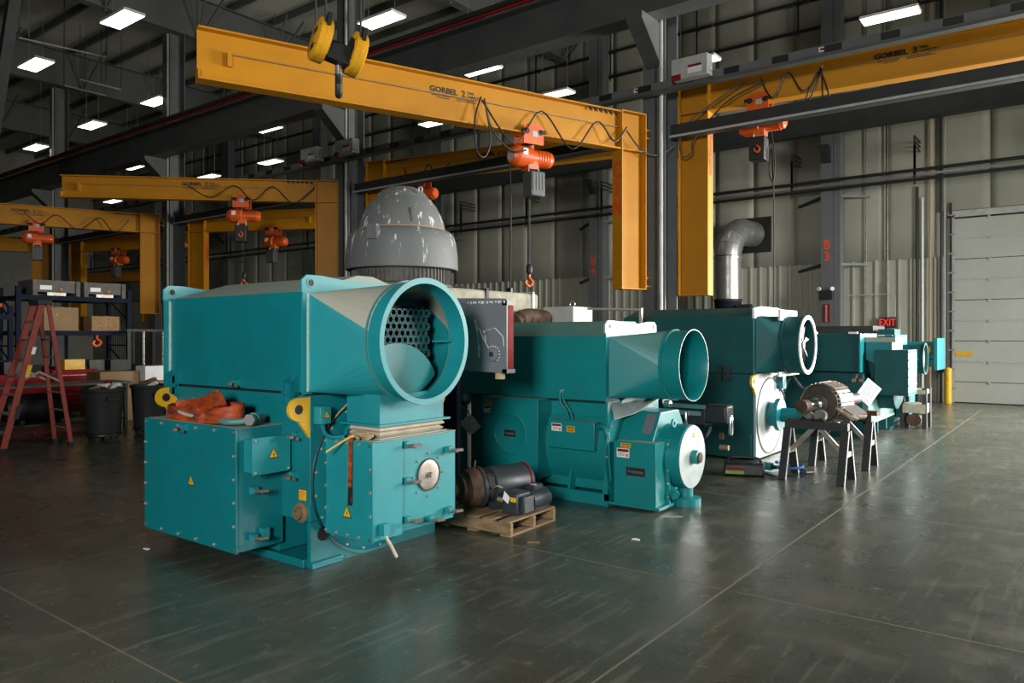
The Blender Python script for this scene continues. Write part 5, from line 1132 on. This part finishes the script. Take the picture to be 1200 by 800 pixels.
def cont(y0, y1, lab):
    t = thing('steel_container', lab, 'container', (-19.4, (y0 + y1) / 2, 2.655), 0, 'grey containers on the rack top'); h = (y1 - y0) / 2
    MB().box(-.4, .38, -h + .06, h - .06, .08, .34).build('tub', 'contgrey', t, bevel=.01)
    for s_ in (-1, 1): MB().box(-.42, .42, s_ * (h - .04) - .05, s_ * (h - .04) + .05, 0, .36).build('end_post', 'contgrey', t, bevel=.008)
    MB().box(.38, .4, -h + .1, h - .1, .28, .36).build('rim', 'contgrey', t); MB().box(.2, .39, -.2, .2, 0, .08).build('fork_pocket', 'steel', t)
    MB().box(.38, .386, -h * .7, -h * .2, .14, .24).build('white_label', 'white', t); MB().lathe((.385, .1, .16), Xp, [(.03, 0), (.03, .004)], 10).build('orange_dot', 'jib', t)
cont(7.0, 8.0, 'grey steel container on the rack top, left of two, nearest the ladder'); cont(8.1, 9.06, 'grey steel container on the rack top, right of two')
def carton(x, y, z, sx, sy, sz, m, lab, rz=0, cat='box', name='cardboard_box', grp='boxes at the left'):
    t = thing(name, lab, cat, (x, y, z), rz, grp)
    MB().box(-sx / 2, sx / 2, -sy / 2, sy / 2, 0, sz).build('body', m, t, bevel=.006)
    MB().box(-sx / 2 - .002, sx / 2 + .002, -.04, .04, sz - .001, sz + .003).build('tape', 'tan', t); return t
c_ = carton(-19.35, 7.62, 1.852, .6, .75, .55, 'card', 'large brown cardboard box on the lower rack shelf'); MB().lathe((.301, -.1, .38), Xp, [(.03, 0), (.03, .003)], 10).build('orange_dot', 'jib', c_)
c_ = carton(-19.35, 8.62, 1.852, .6, .66, .36, 'osb', 'speckled chipboard crate on the lower rack shelf', cat='crate', name='chipboard_crate'); MB().lathe((.301, 0, .15), Xp, [(.03, 0), (.03, .003)], 10).build('orange_dot', 'jib', c_)
t = thing('green_motor', 'green electric motor on the rack shelf at the left edge', 'motor', (-19.2, 6.05, 2.2))
MB().lathe((0, 0, 0), Zp, [(.26, 0), (.26, .05), (.20, .06), (.20, .3), (.26, .31), (.26, .40), (.15, .44)], 26).build('motor_body', 'green', t)
m = MB()
for k in range(16): m.beam((.2 * math.cos(k * .393), .2 * math.sin(k * .393), .07), (.2 * math.cos(k * .393), .2 * math.sin(k * .393), .3), .01, .05, (math.cos(k * .393), math.sin(k * .393), 0))
m.build('cooling_fins', 'green', t, kind='stuff'); MB().cyl((.28, .2, .2), (.3, .3, .2), .05, n=10).build('orange_cap', 'orange', t)
# hanging chains and slings on the rack end
rnd = random.Random(5)
CH = ['leftmost', 'second', 'third', 'fourth', 'fifth', 'sixth', 'seventh', 'last']
t = thing('chain_bar', 'dark rail carrying hanging chains right of the rack', 'rail', (-18.6, 9.9, 1.87))
MB().box(-.03, .03, -1.0, 1.15, -.03, .03).build('bar', 'dark', t)
for y in (-.95, 1.1): MB().box(-.04, .04, y - .04, y + .04, -1.87, -.03).build('post', 'dark', t)
for k in range(8):
    y = 9.05 + k * .25; L_ = rnd.uniform(.5, 1.0); m = MB(); n = int(L_ / .055)
    for i in range(n):
        z = -i * .055; a = (.018, 0) if i % 2 else (0, .018)
        for s_ in (-1, 1): m.beam((s_ * a[0], s_ * a[1], z), (s_ * a[0], s_ * a[1], z - .06), .013, .013)
    o = m.build('hanging_chain', 'steel' if k % 2 else 'dark'); o.location = (-18.55, y, 1.845); tag(o, CH[k] + (' ' if k in (0, 7) else ' from left ') + 'of the eight chains hanging on the dark rail', 'chain', 'chains on the rail')
t = thing('orange_hook', 'small orange hook hanging under the chipboard crate', 'hook', (-18.9, 8.35, 1.74)); MB().tube([(0, 0, 0), (0, 0, -.08), (0, .09, -.16), (0, 0, -.25), (0, -.09, -.2), (0, -.06, -.12)], .03, 8).build('hook', 'orange', t)
# red tool chests, bench, cartons, drum
RED = ['red tool chest under the ladder, first of the row', 'red tool chest second of the row behind the bench', 'red tool chest third of the row, by the yellow case', 'red tool chest last of the row, beside the cartons']
for k in range(4):
    y = 5.2 + k * 1.0; t = thing('tool_chest', RED[k], 'tool chest', (-17.6, y, 0), 0, 'red tool chests')
    MB().box(-.3, .3, -.46, .46, .1, 1.0 - .06 * (k % 2)).build('body', 'red', t, bevel=.01)
    for j in range(4):
        dw = MB().box(.3, .312, -.43, .43, .14 + j * .2, .31 + j * .2).build('drawer', 'red', t); MB().box(.312, .33, -.3, .3, .28 + j * .2, .295 + j * .2).build('handle', 'steel', dw)
    for s_ in (-1, 1):
        for u_ in (-.25, .25): MB().cyl((u_ - .02, s_ * .4, .05), (u_ + .02, s_ * .4, .05), .05, n=10).build('caster', 'black', t)
c_ = carton(-17.6, 7.25, 1.0, .3, .42, .22, 'yellow', 'yellow plastic case on the red tool chests', cat='case', name='plastic_case')
t = thing('work_bench', 'grey topped steel bench between the ladder and the bins', 'bench', (-14.6, 5.9, 0))
MB().box(-.4, .4, -1.3, 1.0, .84, .88).build('bench_top', 'girder', t, bevel=.004)
for x in (-.35, .35):
    for y in (-1.2, .9): MB().box(x - .03, x + .03, y - .03, y + .03, 0, .84).build('leg', 'dark', t)
MB().box(-.35, .35, -1.2, .9, .18, .21).build('lower_shelf', 'dark', t)
t = thing('tank', 'black horizontal tank lying under the grey bench', 'tank', (-14.6, 5.45, .22)); MB().lathe((0, -.55, .25), Yp, [(.05, 0), (.2, .03), (.25, .1), (.25, .9), (.2, .97), (.05, 1.0)], 24).build('shell', 'black', t)
for y in (-.3, .2): MB().box(-.2, .2, y - .03, y + .03, -.01, .06).build('saddle', 'black', t)
t = thing('gas_bottle', 'small green bottle on the red tool chest behind the ladder', 'bottle', (-17.5, 5.75, 1.0)); MB().lathe((0, 0, 0), Zp, [(.08, 0), (.08, .3), (.03, .38), (.03, .42)], 16).build('shell', 'green', t)
carton(-15.9, 7.3, 0, .7, .9, .75, 'card', 'brown cardboard box behind the bins, left of the white cartons'); carton(-15.9, 7.35, .753, .6, .8, .25, 'card', 'flat brown cardboard box stacked behind the bins')
carton(-15.65, 8.15, 0, .7, .8, .80, 'card', 'brown cardboard box beneath the open white carton')
carton(-15.6, 8.0, .803, .4, .5, .3, 'paper', 'white carton open on a brown box near the teal generator')
for k, (y, z, m_, lab) in enumerate([(6.1, .94, 'black', 'black tool case on the second red tool chest'), (8.2, .94, 'dark', 'grey tool case on the last red tool chest')]): carton(-17.6, y, z + .003, .3, .4, .25, m_, lab, cat='case', name='tool_case')
# cable reels and machines in the dark under the second rack
for k, y in enumerate((4.6, 5.4)): carton(-19.4, y, 1.2, .5, .6, .4, 'card' if k else 'black', ['black case on the low shelf at the left picture edge', 'brown box on the low shelf at the left picture edge'][k])
for k, (y, m_) in enumerate(((7.12, 'black'), (7.87, 'dark'), (8.62, 'contgrey'))):
    carton(-19.52, y, 0, .8, .7, .85 + .15 * k, m_, ['black crate on the floor under the rack with two containers', 'dark crate on the floor under the middle of the rack', 'pale crate on the floor under the right end of the rack'][k], cat='crate', name='crate')
